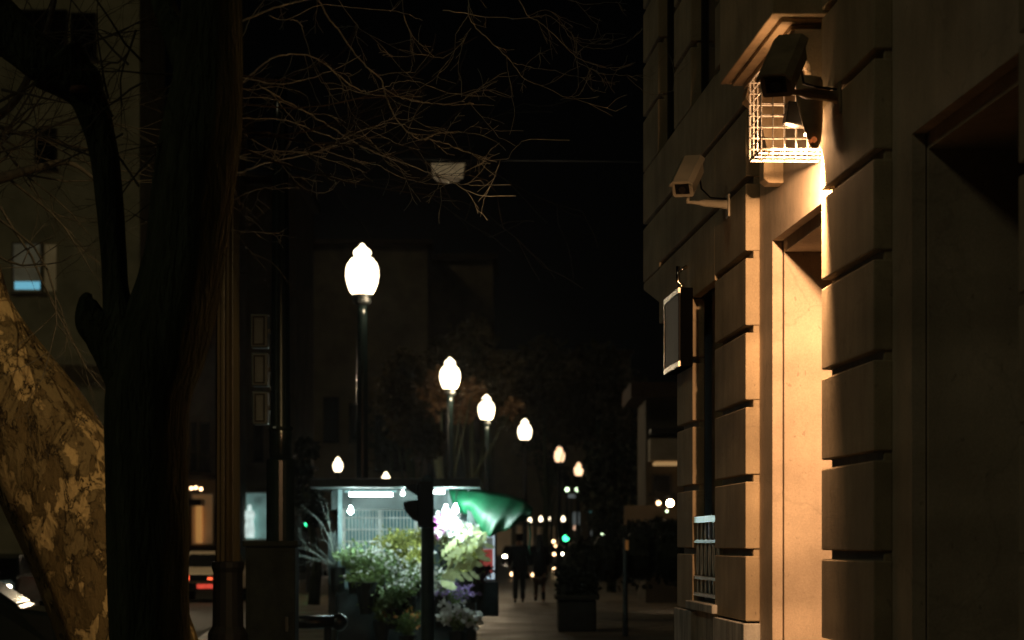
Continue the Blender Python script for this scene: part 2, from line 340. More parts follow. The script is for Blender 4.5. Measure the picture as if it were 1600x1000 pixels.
# ground floor window with little balcony rail
s0, s1 = sB+.01, sE-.01
MB().fbox(T0+.26, T0+.3, s0-.2, s1+.2, 1.1, 2.95).build("wall", M_frame, bld)
wn = MB().fbox(T0+.18,T0+.24,s0,s0+.06,1.25,2.94).fbox(T0+.18,T0+.24,s1-.06,s1,1.25,2.94).fbox(T0+.18,T0+.24,s0+.062,s1-.062,2.86,2.94).fbox(T0+.18,T0+.24,(s0+s1)/2-.03,(s0+s1)/2+.03,1.25,2.858).build("window", M_frame, bld)
MB().fbox(T0+.2,T0+.21,s0+.061,s1-.061,1.25,2.859).build("pane", M_glass, wn)
MB().fbox(T0-.03,T0+.25,s0-.1,s1+.1,1.166,1.215).build("window_sill", M_plinth, bld, bevel=.006)
ra = MB(); tr = T0+.025
for z, h in ((1.66,.035),(1.545,.018),(1.34,.018),(1.245,.018)): ra.fbox(tr-.02, tr+.02, s0, s1, z, z+h)
n = 6
for i in range(n):
    s = s0+.04+(s1-s0-.08)*i/(n-1)
    ra.tube([fl(tr,s,1.564),fl(tr,s,1.659)], .007, 6); ra.tube([fl(tr,s,1.264),fl(tr,s,1.339)], .007, 6)
    loop = [fl(tr, s+math.sin(a)*.036, 1.452+math.cos(a)*.085) for a in [2*math.pi*k/14 for k in range(15)]]
    ra.tube(loop, .006, 6, cap=False)
ra.build("balcony_rail", M_rail, bld, smooth=False)
# recessed wall with the two portals
dz = ZY(1207, 376, TR)
def portal(sf, sn, send, sstart, lit):
    """opening from sn (near) to sf (far) in the recessed wall"""
    m = MB(); m.fbox(TR, TS, sf, send, 1.0, TOP); m.fbox(TR, TS, sstart, sn, 1.0, TOP); m.fbox(TR, TS, sn+.001, sf-.001, dz, TOP)
    m.build("wall", M_door_stone, bld)
    e = .02
    m = MB(); m.fbox(TS+.006, TS+.42, sf-e, send, .8, TOP-.1); m.fbox(TS+.006, TS+.42, sstart, sn+e, .8, TOP-.1); m.fbox(TS+.006, TS+.42, sn+e+.001, sf-e-.001, dz-.055, TOP-.1)
    m.build("door_reveal", M_door_stone, bld)
    d = MB(); d.fbox(TS+.36, TS+.40, sn+e+.003, sf-e-.003, .2, dz-.057)
    for k in range(2):
        a = sn+e+.05+(sf-sn-2*e-.1)*k/2
        for z0, z1 in ((.35,1.1),(1.25,2.0),(2.15,dz-.2)): d.fbox(TS+.34, TS+.3595, a+.05, a+(sf-sn)/2-.1, z0, z1)
    dd = d.build("door", M_wood, bld, bevel=.006)
    MB().ball(fl(TS+.30,(sn+sf)/2-.06,1.15), .03).build("handle", M_rail, dd, smooth=True)
portal(SX(1207,TR), sD+.12, sA+.02, sD-.3, True)
portal(SX(1425,TR), sH+.15, sC+.05, sH-.3, False)
# plinth
def plinth(*b): MB().fbox(*b).build("plinth", M_plinth, bld, bevel=.006)
plinth(T0-.012, TR+.1, sH-1.3, sH-.02, 0, 1.15); plinth(T0-.012, TR+.1, sC-.01, sD+.012, 0, 1.15)
x = sA-.012
for wdt in (.52, .58): plinth(T0-.012, TR+.1, x, x+wdt-.006, 0, 1.15); x += wdt
y = sB+.02
for wdt in (.2,.26,.16,.3): plinth(T0+.02, TR+.1, y, y+wdt-.008, 0, 1.164); y += wdt
plinth(T0-.012, TR+.1, sE-.02, sFc+.05, 0, 1.155)
m = MB().fbox(2.4, 12, sH-1.3, sFc-.1, 0, 9).fbox(TR+.05, 12, sE+.05, sG-.05, 3.4, 9).fbox(TR+.05,2.4,sE+.05,sFc-.02,1.1,3.3).build("wall", M_stone, bld)
# door hood on brackets
hz = ZY(1207,22,1.6); h0, h1 = SX(1207,1.6), SX(1125,1.6)
m = MB().fbox(1.6, TR-.003, h0, h1, hz, hz+.5).build("door_hood", M_trim, bld, bevel=.006)
q = MB().fbox(1.645,TR-.004,h0+.05,h1-.08,hz-.022,hz-.001).fbox(1.69,TR-.004,h0+.09,h1-.14,hz-.046,hz-.023).build("moulding", M_trim, m, bevel=.004)
for sb in (h1-.2, h0+.04):
    m = MB(); prof = [(TR-.003,hz-.05),(1.70,hz-.05),(1.69,hz-.10),(1.725,hz-.13),(1.76,hz-.2),(1.79,hz-.33),(1.775,hz-.36),(1.775,hz-.47),(1.80,hz-.49),(TR-.003,hz-.49)]
    m.prism([fl(t,sb,z) for t,z in prof], fl(0,.13,0)); m.build("hood_bracket", M_trim, bld, bevel=.003)

# ------------------------------------------------------------ lamp cage over the door
ls = SX(1240, 1.73); 
c0, c1, ct0, ct1 = ls-.13, ls+.17, None, TR-.004
cz0 = EYE+(HOR-247)/F*(ls+.17); cz1 = cz0+.33
ct0 = (1175-592)/F*(ls+.17)*1.0
cage = thing("lamp_cage", fl(ct1, ls, cz0), "white wire mesh cage around the bright lamp over the doorway", "lamp cage")
m = MB(); rw = .0028
def line(a, b, r=rw): m.tube([a, b], r, 5)
nt_, nz_, ns_ = 6, 7, 3
for i in range(nt_+1):
    t = ct0+(ct1-ct0)*i/nt_
    for s in (c0,c1): line(fl(t,s,cz0), fl(t,s,cz1), .004 if i in (0,) else rw)
    line(fl(t,c0,cz0), fl(t,c1,cz0))
for j in range(nz_+1):
    z = cz0+(cz1-cz0)*j/nz_
    for s in (c0,c1): line(fl(ct0,s,z), fl(ct1,s,z), .005 if j == 0 else rw)
    line(fl(ct0,c0,z), fl(ct0,c1,z), .005 if j == 0 else rw)
for k in range(1,ns_):
    s = c0+(c1-c0)*k/ns_; line(fl(ct0,s,cz0), fl(ct0,s,cz1)); line(fl(ct0,s,cz0), fl(ct1,s,cz0))
m.build("wire_mesh", mat("galvanised_wire", (.6,.58,.54), .4, var=.5, scale=30), cage)
lt, lsx, lz = 1.752, SX(1268,1.752)+.03, cz0+.03
lamp = thing("door_lamp", fl(TR-.004, lsx, lz), "lit floodlight with dark square housing inside the wire cage", "lamp")
MB().prism([fl(1.66,lsx+.06,lz+.07),fl(1.735,lsx+.06,lz+.055),fl(1.73,lsx+.06,lz+.15),fl(1.675,lsx+.06,lz+.16)], fl(0,.09,0)).build("housing", M_black, lamp, bevel=.006)
MB().tube([fl(1.72,lsx+.1,lz+.11), fl(TR-.006,lsx+.1,lz+.11)], .012, 8).build("bracket", M_black, lamp)
M_sod = glow("sodium_lens", (1,.62,.3), 60)
MB().fbox(1.735,1.772,lsx+.0,lsx+.05,lz+.012,lz+.018).build("lens", M_sod, lamp)
def spot(name, loc, aim, power, col, size, blend, rad):
    l = bpy.data.lights.new(name, 'SPOT'); l.energy = power; l.color = col; l.spot_size = R(size); l.spot_blend = blend; l.shadow_soft_size = rad
    o = bpy.data.objects.new(name, l); COL.objects.link(o); o.location = loc
    o.rotation_euler = (Vector(aim)-Vector(loc)).to_track_quat('-Z','Y').to_euler(); return o
SOD = (1, .535, .255)
a = fl(1.735, lsx-.035, cz0-.03)
spot("door_lamp_light", a, a+fl(-.02,.95,-1), 430, SOD, 130, .6, .02)
pl = bpy.data.lights.new("door_lamp_spill", 'POINT'); pl.energy = 9.5; pl.color = SOD; pl.shadow_soft_size = .03
po = bpy.data.objects.new("door_lamp_spill", pl); COL.objects.link(po); po.location = fl(1.685, lsx+.19, cz0+.05)
# tapered horn beside it
px, Zc = 1262, 9.75
horn = thing("lamp_housing", W(1262,121,Zc), "dark tapered housing with a small orange tip hanging beside the wire cage", "lamp housing")
m = MB(); rows = [(121,1247,1284),(126,1244,1286),(150,1243,1286),(170,1248,1286),(190,1253,1286),(208,1259,1285),(222,1264,1282),(231,1268,1279)]
m.lathe((0,0,0), [(.001,0),(.002,.001)], 4); m.v.clear(); m.f.clear()
m.tube([W((l+r)/2,y,Zc) for y,l,r in rows], [(r-l)/2/F*Zc for y,l,r in rows], 16)
m.build("shell", M_cctv_dark, horn, smooth=True)
m = MB(); m.ball(W(1272,218,Zc-.04), .012, n=10, m=6); m.ball(W(1266,221,Zc-.04), .008, n=8, m=6); m.build("orange_tip", glow("orange_lens", (1,.25,.06), .28), horn, smooth=True)
MB().tube([W(1262,140,Zc), W(1313,140,Zc)], .012, 8).build("bracket", M_cctv_dark, horn)

# ------------------------------------------------------------ security cameras
def cctv(px, py, Z, yaw, pitch, sc, mt, name_label, wall_px, wall_t, arm_y, dark):
    root = thing("security_camera", fl(wall_t, SX(wall_px,wall_t), ZY(wall_px,arm_y,wall_t)), name_label, "security camera")
    base = W(px, py, Z); rot = Matrix.Rotation(yaw, 4, 'Z') @ Matrix.Rotation(pitch, 4, 'X')
    T = lambda x,y,z: base + (rot @ Vector((x*sc,y*sc,z*sc)))
    # local: -y is the lens end
    prof = [(-.075,-.05),(-.062,-.062),(.062,-.062),(.075,-.05),(.075,.03),(.05,.058),(-.05,.058),(-.075,.03)]
    b = MB(); b.prism([T(x,-.16,z) for x,z in prof], T(0,.40,0)-base); body = b.build("housing", mt, root, bevel=.004)
    h = MB(); hood = [(-.086,.034),(-.086,.046),(-.056,.072),(.056,.072),(.086,.046),(.086,.034),(.078,.034),(.05,.062),(-.05,.062),(-.078,.034)]
    h.prism([T(x,-.19,z) for x,z in hood], T(0,.46,0)-base); h.build("sun_shield", mt, root)
    f = MB(); f.prism([T(x,-.1615,z) for x,z in ((-.05,-.035),(.05,-.035),(.05,.04),(-.05,.04))], T(0,-.004,0)-base); g_ = f.build("front_glass", M_black, root)
    l_ = MB(); l_.tube([T(0,-.166,0),T(0,-.172,0)], .026*sc, 16); l_.build("lens", M_lens, root, smooth=False)
    # arm
    e = fl(wall_t, SX(wall_px,wall_t), ZY(wall_px,arm_y,wall_t)); st = T(0,0,-.062); el = Vector((st.x, st.y, e.z))
    am = MB(); am.tube([st, el, el.lerp(e,.28), el.lerp(e,.4), el.lerp(e,.62), el.lerp(e,.86), e], [.016*sc,.016*sc,.015*sc,.026*sc,.027*sc,.029*sc,.04*sc], 10)
    am.build("arm", mt, root); cbm = MB(); cbm.tube([T(0,.22,-.02), T(.03,.27,-.08), T(.05,.2,-.16), el.lerp(e,.55)+Vector((0,0,.03)), e+Vector((-.01,0,.03))], .005, 6); cbm.build("cable", M_black, root); pm = MB()
    a0 = SX(wall_px,wall_t); z0 = ZY(wall_px,arm_y,wall_t); pm.fbox(wall_t-.012, wall_t-.0005, a0-.05, a0+.05, z0-.09*sc, z0+.07*sc); pm.build("wall_plate", mt, root, bevel=.003)
    return root
cctv(1073, 281, 12.4, R(-17), R(32), .72, M_cctv, "cream security camera with black lens on a wall arm above the display case", 1139, T0, 320, False)
cctv(1222, 111, 9.35, R(-19), R(35), .80, M_cctv_dark, "large dark security camera in front of the lamp cage under the door hood", 1312, T0, 152, True)

# ------------------------------------------------------------ display case on the wall
dc = thing("display_case", fl(T0, SX(1068,T0), ZY(1068,575,T0)), "black framed glass display case on the facade above the balcony window edge", "display case")
tf = 1.715; a0, a1 = SX(1060,tf), SX(1037,tf); z0, z1 = ZY(1060,572,tf), ZY(1060,449,tf)
MB().fbox(tf+.012, T0-.001, a0, a1, z0, z1).build("case", mat("matt_black", (.003,.003,.003), .9, spec=0), dc, bevel=.004)
m = MB(); fw = .03
m.fbox(tf,tf+.0115,a1-fw,a1,z0,z1).fbox(tf,tf+.0115,a0+.004,a1-fw-.001,z0,z0+fw).fbox(tf,tf+.0115,a0+.004,a1-fw-.001,z1-fw,z1)
m.build("frame", mat("brushed_frame", (.45,.4,.32), .25, metal=.8), dc)
MB().fbox(tf+.001,tf+.0115,a0,a0+fw,z0+.031,z1-.031).build("frame", M_black, dc)
MB().fbox(tf+.004,tf+.008,a0+fw+.002,a1-fw-.002,z0+fw+.001,z1-fw-.001).build("glass", mat("cloudy_glass", (.03,.036,.032), .45, spec=.2, scale=3), dc)
hk = MB(); sm = (a0+a1)/2-.1
hk.tube([fl(tf+.05,sm,z1), fl(tf+.05,sm,z1+.04), fl(tf+.03,sm,z1+.06), fl(tf+.03,sm,z1+.15)], .012, 8); hk.tube([fl(tf+.03,sm,z1+.12),fl(T0-.002,sm,z1+.15)], .01, 8); hk.ball(fl(tf+.05,sm,z1+.035), .022)
hk.build("hanger", mat("chrome", (.5,.45,.4), .15, metal=1), dc, smooth=True)

# ------------------------------------------------------------ wall floodlight above the frame (lights trees and poles like the photo's unseen lamp)
fp = fl(1.25, 12.0, 5.6)
fr = thing("wall_floodlight", fl(T0, 12.0, 5.6), "wall mounted sodium floodlight on a bracket high above the doorway", "lamp")
MB().tube([fl(T0-.001,12,5.62), fl(1.3,12,5.68)], .025, 8).build("bracket", M_iron, fr)
MB().box(-.16,.16,-.1,.1,.02,.16, lambda x,y,z: fp+Vector((x,y,z))).build("housing", M_iron, fr, bevel=.02)
spot("wall_floodlight_light", fp, W(140,760,18.5), 1050, (1,.70,.31), 42, .7, .06)

# ------------------------------------------------------------ trees
def smooth_path(pts, sub=6):
    """Catmull-Rom through (x,y,z,r) tuples"""
    out = []
    P = [pts[0]]+list(pts)+[pts[-1]]
    for i in range(1, len(P)-2):
        for k in range(sub):
            t = k/sub; a,b,c,d = P[i-1],P[i],P[i+1],P[i+2]
            out.append(tuple(.5*((2*b[j])+(-a[j]+c[j])*t+(2*a[j]-5*b[j]+4*c[j]-d[j])*t*t+(-a[j]+3*b[j]-3*c[j]+d[j])*t**3) for j in range(len(b))))
    out.append(tuple(pts[-1])); return out
def limb(mb, pts, n=24, rough=.08, seed=0, sub=8):
    sp = smooth_path(pts, sub); mb.tube([p[:3] for p in sp], [max(p[3],.0015) for p in sp], n, rough, seed)
def pxl(rows, Z, dZ=0):
    """rows: (left px, right px, y px) at depth Z (depth may drift)"""
    out = []
    for i, r in enumerate(rows):
        z = Z+dZ*i/(max(1,len(rows)-1)); p = W((r[0]+r[1])/2, r[2], z); out.append((p.x,p.y,p.z,(r[1]-r[0])/2/F*z))
    return out
Zt = 9.0
t1 = thing("street_tree", W(232,1480,Zt), "dark forked street tree with ridged bark filling the left foreground", "tree")
tk = MB()
limb(tk, pxl([(120,345,1500),(160,315,1380),(172,298,1200),(172,295,1000),(166,293,860),(164,292,720),(164,299,620),(180,325,540),(212,345,450),(230,357,370),(240,368,280),(255,377,200),(275,379,100),(286,377,0),(292,378,-150),(300,376,-320)], Zt), 40, .075, 3, 10)
limb(tk, pxl([(190,290,600),(160,236,530),(160,205,470),(157,198,400),(150,193,320),(140,184,240),(122,172,180),(98,160,140),(40,140,100)], Zt), 26, .06, 9)
limb(tk, pxl([(120,165,150),(90,160,128),(40,110,100),(0,70,70),(-60,20,20),(-160,-100,-60)], Zt), 24, .08, 5)
limb(tk, pxl([(170,270,610),(150,240,560),(128,200,520),(116,170,500),(122,150,470),(136,144,458)], Zt), 22, .10, 12)
limb(tk, [(*W(325,150,Zt),.1),(*W(270,40,Zt+.2),.05),(*W(215,-90,Zt+.4),.04)], 16, .06, 2)
tk.build("trunk", M_bark, t1, smooth=True)
kn = MB(); kn.lathe(W(124,140,Zt-.075),[(.034,-.01),(.036,.0),(.03,.012),(.012,.014)],14); kn.build("pruned_knot", mat("cut_wood", (.12,.06,.04), .8), t1, smooth=True)
def twiggy(mb, rng, p, d, L, r, depth, droop=0, spread=.5, steps=6):
    pts = [p]; rad = [r]; q = Vector(p); d = Vector(d).normalized(); kids_ = []
    for i in range(steps):
        d = (d+Vector((rng.gauss(0,.13),rng.gauss(0,.10),rng.gauss(0,.13)+droop*.1))).normalized(); q = q+d*L/steps
        pts.append(q.copy()); rad.append(max(.0011, r*(1-.75*(i+1)/steps)))
        if depth > 0 and i > 0 and rng.random() < .75:
            sd = (d+Vector((rng.gauss(0,spread),rng.gauss(0,spread*.7),rng.gauss(0,spread)))).normalized(); kids_.append((q.copy(), sd, L*rng.uniform(.3,.6), rad[-1]*.72))
    mb.tube(pts, rad, 5, cap=False)
    for k in kids_: twiggy(mb, rng, k[0], k[1], k[2], max(.0013,k[3]), depth-1, droop, spread, max(4,steps-1))
rng = random.Random(11)
def traced(mb, pts, r0, r1, side=.8, depth=1, sub=5, zj=0):
    sp = smooth_path([(*W(x,y,z),0) for x,y,z in pts], sub); n = len(sp)
    V = []
    for i, p in enumerate(sp):
        v = Vector(p[:3]); j = .0035 if 0 < i < n-1 else 0
        V.append(v+Vector((rng.gauss(0,j*.4),0,rng.gauss(0,j*.6))))
    mb.tube(V, [r0+(r1-r0)*i/(n-1) for i in range(n)], 6)
    for i in range(1, n-1):
        if rng.random() < side:
            d = (V[i+1]-V[i]).normalized(); dd = (d+Vector((rng.gauss(.1,.35),rng.gauss(0,.3),rng.gauss(0,.45)))).normalized()
            twiggy(mb, rng, V[i], dd, rng.uniform(.05,.26), max(.0013,(r0+(r1-r0)*i/(n-1))*.45), depth, 0, .4, 5)
tw = MB()
def C(*pts): return [(380+x/2.5, y/2.5, 9.1+max(-.05,(35+x/2.5)/665)*3.5) for x, y in pts]
B = [  # boughs and twigs of the crown: path, root radius, tip radius
 (C((-80,400),(10,310),(60,265),(120,225),(180,212),(250,215),(310,245),(360,285),(420,335),(480,362)),.010,.004),
 (C((480,362),(545,345),(610,317),(690,320),(760,348),(860,372),(920,375),(990,377)),.005,.0014),
 (C((250,-60),(290,-10),(330,65),(380,130),(430,200),(480,260),(535,305),(548,350),(570,410),(600,470),(650,520),(690,545),(730,545),(790,560),(850,585),(920,612),(990,633)),.011,.003),
 (C((-70,290),(20,310),(120,325),(220,318),(310,290),(380,260),(460,215)),.009,.002),
 (C((545,345),(600,375),(660,393),(720,403),(800,410),(900,405)),.006,.0022),
 (C((330,345),(400,350),(500,370),(600,378),(740,405),(860,405),(980,412)),.0045,.0014),
 (C((180,75),(220,90),(245,160),(270,240),(300,310),(335,345),(335,430)),.007,.0014),
 (C((-70,690),(0,670),(80,640),(170,620),(280,595),(380,560),(470,530),(560,470),(650,470)),.010,.0016),
 (C((60,330),(140,380),(230,430),(300,470),(380,520),(450,565),(540,605),(620,635),(700,665),(760,690),(820,712),(870,742),(940,765),(1065,766)),.009,.0022),
 (C((110,360),(160,425),(210,480),(270,550),(340,595),(420,620),(520,645),(600,685),(680,710),(760,722),(810,712),(850,680),(950,630)),.006,.0014),
 (C((430,470),(485,540),(540,595),(600,645),(640,690),(690,695)),.005,.0014),
 (C((-60,380),(60,380),(150,395),(250,440),(330,450),(400,480)),.006,.0015),
 (C((-60,455),(0,460),(130,465),(200,480),(300,520),(380,540),(430,525),(520,490),(590,480),(660,500),(760,515),(830,520),(880,505),(920,475)),.008,.0014),
 (C((110,590),(150,640),(190,690),(240,735),(300,752)),.004,.0014),
 (C((-70,800),(-40,780),(40,745),(120,735),(220,735)),.005,.0012),
 (C((560,655),(570,700),(545,765)),.002,.0011),(C((810,712),(760,740),(700,775)),.0025,.0011),
 (C((840,-80),(880,-10),(880,60),(920,120),(990,185),(1050,245),(1090,300),(1150,330),(1210,355),(1260,380),(1310,370),(1330,345)),.008,.0016),
 (C((1040,-70),(1075,-10),(1110,60),(1160,90),(1230,150),(1290,215),(1350,245),(1420,265),(1480,260),(1520,245)),.008,.0015),
 (C((780,40),(920,60),(1050,72),(1150,65),(1190,60),(1240,95),(1280,130),(1310,170),(1370,188),(1440,187),(1490,170),(1515,145)),.006,.0013),
 (C((1050,245),(1120,262),(1200,275),(1300,298),(1400,320),(1470,318)),.004,.0013),
 (C((1300,240),(1350,265),(1420,290),(1500,295),(1580,295),(1610,280)),.0045,.0015),
 (C((1500,298),(1560,355),(1610,370),(1690,350)),.0028,.0012),
 (C((1090,300),(1110,250),(1150,215),(1210,190)),.0028,.0012),(C((1240,390),(1290,370),(1320,320),(1350,290)),.0025,.0012),
 (C((880,60),(845,110),(830,140),(825,200),(800,255),(760,290),(775,310),(830,325)),.004,.0013),
 (C((890,110),(850,170),(780,225),(700,215),(560,222)),.0035,.0012),(C((620,-20),(630,75),(660,140),(655,200),(720,215)),.003,.0012),
 (C((1110,60),(1180,40),(1240,65),(1300,90),(1355,110)),.004,.0012),(C((1200,-30),(1260,-5),(1330,15),(1430,10),(1500,15)),.005,.0014),
 (C((560,200),(610,260),(660,310),(690,340),(690,370)),.003,.0012),
 (C((-90,160),(-40,100),(100,40),(200,10),(300,-10),(420,-40)),.012,.006),(C((-40,220),(0,140),(30,70),(80,0),(120,-60)),.006,.003),
 (C((100,60),(170,75),(300,20),(420,30),(600,45),(700,80)),.006,.0014),(C((1350,170),(1380,160),(1420,130),(1490,135)),.002,.0011),
 (C((-60,480),(0,520),(60,560),(150,600),(220,595),(330,600)),.006,.0014),(C((-70,620),(-20,610),(100,590),(250,600),(380,640),(440,668)),.007,.0014),
 (C((640,470),(690,440),(730,415)),.002,.0011),(C((480,500),(560,540),(620,570),(690,585)),.004,.0013),
 (C((960,625),(1030,620),(1050,590),(1095,550)),.0028,.0012),(C((1005,625),(985,670),(960,690)),.002,.0011),
 (C((820,714),(850,720),(930,725),(1050,722)),.0032,.0013),(C((-60,560),(60,600),(200,650),(340,690),(360,640)),.005,.0012),
 (C((-50,330),(40,350),(130,340),(240,370),(260,440)),.005,.0013),(C((340,-40),(430,80),(450,105),(430,150)),.004,.0012),
 (C((-50,900),(40,905),(130,915),(215,930)),.003,.0011),
]
for pts, r0, r1 in B: traced(tw, pts, r0*.38, r1*.68, .14, 1)
tw.build("twigs", M_twig, t1, smooth=True, fixn=False)
tw = MB()
for i in range(6):
    y = rng.uniform(100,420); x = 345+rng.uniform(0,20)
    twiggy(tw, rng, W(350,y*.7,9.1), (rng.uniform(.5,1),rng.uniform(.1,.9),rng.gauss(-.02,.22)), rng.uniform(.4,1.1), .0045, 2, 0, .45, 6)
for i in range(16):                                     # shoots left of the trunk
    b = W(rng.uniform(150,300), rng.uniform(40,330), Zt-.02)
    twiggy(tw, rng, b, (rng.gauss(-.6,.5),rng.gauss(.1,.3),rng.gauss(.1,.6)), rng.uniform(.25,.6), .005, 2, 0, .6, 6)
tw.build("twigs", M_twig2, t1, smooth=True, fixn=False)

Zp = 18.0
t2 = thing("plane_tree", W(215,1175,Zp), "leaning plane tree with mottled tan and olive flaking bark behind the dark trunk", "tree")
tk = MB()
limb(tk, pxl([(60,420,1190),(78,350,1120),(92,300,1000),(62,262,900),(30,232,820),(-8,186,740),(-46,138,660),(-76,78,580),(-96,26,500),(-115,2,430),(-138,-26,340),(-180,-70,200),(-200,-110,50),(-210,-140,-150)], Zp, .3), 56, .075, 21, 10)
tk.build("trunk", M_plane, t2, smooth=True)
tw = MB()
for i in range(20):
    twiggy(tw, rng, W(rng.uniform(-120,10), rng.uniform(60,470), Zp), (rng.uniform(.4,1),rng.gauss(-.1,.3),rng.gauss(.15,.5)), rng.uniform(.8,1.9), .012, 2, 0, .5, 7)
limb(tw, [(*W(-150,330,Zp),.06),(*W(-20,285,Zp),.045),(*W(60,262,Zp-.2),.03),(*W(110,255,Zp-.3),.02),(*W(160,290,Zp-.3),.01)], 8, .05, 1)
limb(tw, [(*W(-180,250,Zp),.06),(*W(0,180,Zp+.2),.035),(*W(60,80,Zp+.3),.025),(*W(85,0,Zp+.3),.02),(*W(95,-80,Zp+.3),.02)], 8, .05, 1)
tw.build("twigs", M_twig2, t2, smooth=True, fixn=False)
def leafy_tree(name, px, Z, crown_px, label, m, nleaf=900, size=.16, group=None, trunk_r=.16):
    """crown_px: list of (px, py, radius px) clumps"""
    root = thing(name, (W(px,0,Z).x, Z, 0), label, "tree", group)
    c = MB(); rg = random.Random(px)
    for cx, cy, cr in crown_px:
        o = W(cx, cy, Z+rg.uniform(-1,1)); rr = cr/F*Z
        for i in range(int(nleaf/len(crown_px))):
            v = Vector((rg.gauss(0,1),rg.gauss(0,1),rg.gauss(0,1))).normalized()*rr*rg.uniform(.3,1.05)
            c.leaf(o+v, size*rg.uniform(.6,1.4), wd=.7)
    c.build("crown", m, root, fixn=False)
    t = MB(); top = W(crown_px[0][0], crown_px[0][1], Z)
    t.tube([(root.location.x,Z,0),(root.location.x+.1,Z,top.z*.4),(top.x,Z,top.z)], [trunk_r,trunk_r*.75,trunk_r*.3], 10, .1)
    for cx, cy, cr in crown_px[1:]: t.tube([(root.location.x+.1,Z,top.z*.4), (root.location.x*.5+W(cx,cy,Z).x*.5,Z,(top.z*.4+W(cx,cy,Z).z)*.5-.2), W(cx,cy,Z)], [trunk_r*.35,trunk_r*.2,.015], 6)
    t.build("trunk", M_bark, root, smooth=True); return root
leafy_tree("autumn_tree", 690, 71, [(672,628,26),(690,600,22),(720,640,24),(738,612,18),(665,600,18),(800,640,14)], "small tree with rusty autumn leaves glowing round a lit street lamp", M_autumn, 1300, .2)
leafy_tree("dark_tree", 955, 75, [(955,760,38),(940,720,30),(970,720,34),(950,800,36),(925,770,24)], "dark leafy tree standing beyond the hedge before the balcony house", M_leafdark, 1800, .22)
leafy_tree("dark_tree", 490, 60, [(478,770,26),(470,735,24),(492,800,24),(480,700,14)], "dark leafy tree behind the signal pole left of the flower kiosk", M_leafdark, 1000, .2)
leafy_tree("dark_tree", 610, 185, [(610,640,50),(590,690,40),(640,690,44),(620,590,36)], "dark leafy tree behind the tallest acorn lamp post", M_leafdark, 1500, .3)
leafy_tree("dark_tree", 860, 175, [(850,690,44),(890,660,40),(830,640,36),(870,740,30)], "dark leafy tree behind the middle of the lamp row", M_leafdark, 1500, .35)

for px, Z, cl, lb_ in ((735,90,[(735,600,46),(700,560,40),(775,580,44),(740,530,38),(790,640,30)],"big dim tree crown above and behind the second and third lamps"),
  (850,112,[(850,650,40),(820,600,44),(880,610,46),(850,560,40),(890,670,30)],"big dim tree crown above the fourth and fifth lamps"),
  (930,118,[(935,660,46),(905,620,40),(965,610,44),(935,570,40),(970,690,36)],"big dim tree crown right of the sixth lamp"),
  (640,60,[(640,660,40),(615,620,36),(665,690,30),(630,580,34)],"dim tree crown right of the tallest lamp post")):
    leafy_tree("street_tree", px, Z, cl, lb_, M_brownleaf, 2600, .2*Z/80, "dim leafy trees along the lamp row", .2)

# ------------------------------------------------------------ fluted post, signal pole, cabinet
Zf = 20.0
fpst = thing("fluted_post", W(356,1142,Zf), "tall golden brown fluted lamp post on a black pedestal beside the dark tree", "lamp post")
def wpx(px, Z): return px/F*Z
c = W(356,1000,Zf)
m = MB(); m.tube([(c.x,c.y,1.39),(c.x,c.y,3.5),(c.x+.02,c.y,8.5)], [wpx(19.5,Zf),wpx(18.3,Zf),wpx(15,Zf)], 26, flute=.24); m.build("shaft", M_bronze, fpst)
m = MB(); m.lathe((c.x,c.y,0),[(.24,0),(.24,.12),(.20,.2),(.155,.55),(.15,.7),(.165,.74),(.165,.8),(.128,.86),(.122,1.3),(.135,1.34),(.135,1.385),(.10,1.392)],16); m.build("pedestal", M_black, fpst, smooth=False)
m = MB(); m.ball((c.x+.02,c.y,8.55),.1); m.tube([(c.x+.02,c.y,8.4),(c.x-.6,c.y,8.7),(c.x-1.4,c.y,8.6)],[.04,.03,.025],8); m.build("arm", M_iron, fpst, smooth=True)
Zs = 21.2
sp = thing("signal_pole", W(438,1125,Zs), "dark green signal pole carrying three stacked signal boxes behind the cabinet", "traffic light")
c = W(438,1000,Zs)
m = MB(); m.lathe((c.x,c.y,0),[(.2,0),(.2,.1),(wpx(22,Zs),.2),(wpx(22,Zs),EYE+wpx(127,Zs)),(wpx(20,Zs),EYE+wpx(130,Zs))],24); m.build("sleeve", M_green_iron, sp, smooth=False)
m = MB(); m.lathe((c.x,c.y,0),[(wpx(17.5,Zs),2.2),(wpx(17.5,Zs),EYE+wpx(177,Zs)),(wpx(15.5,Zs),EYE+wpx(182,Zs)),(wpx(12,Zs),5.2),(wpx(10,Zs),5.6)],24); m.build("pole", M_green_iron, sp, smooth=True)
m = MB(); m.lathe((c.x,c.y,0),[(wpx(19,Zs),EYE+wpx(174,Zs)),(wpx(20,Zs),EYE+wpx(177,Zs)),(wpx(19,Zs),EYE+wpx(180,Zs))],24); m.build("collar", M_green_iron, sp)
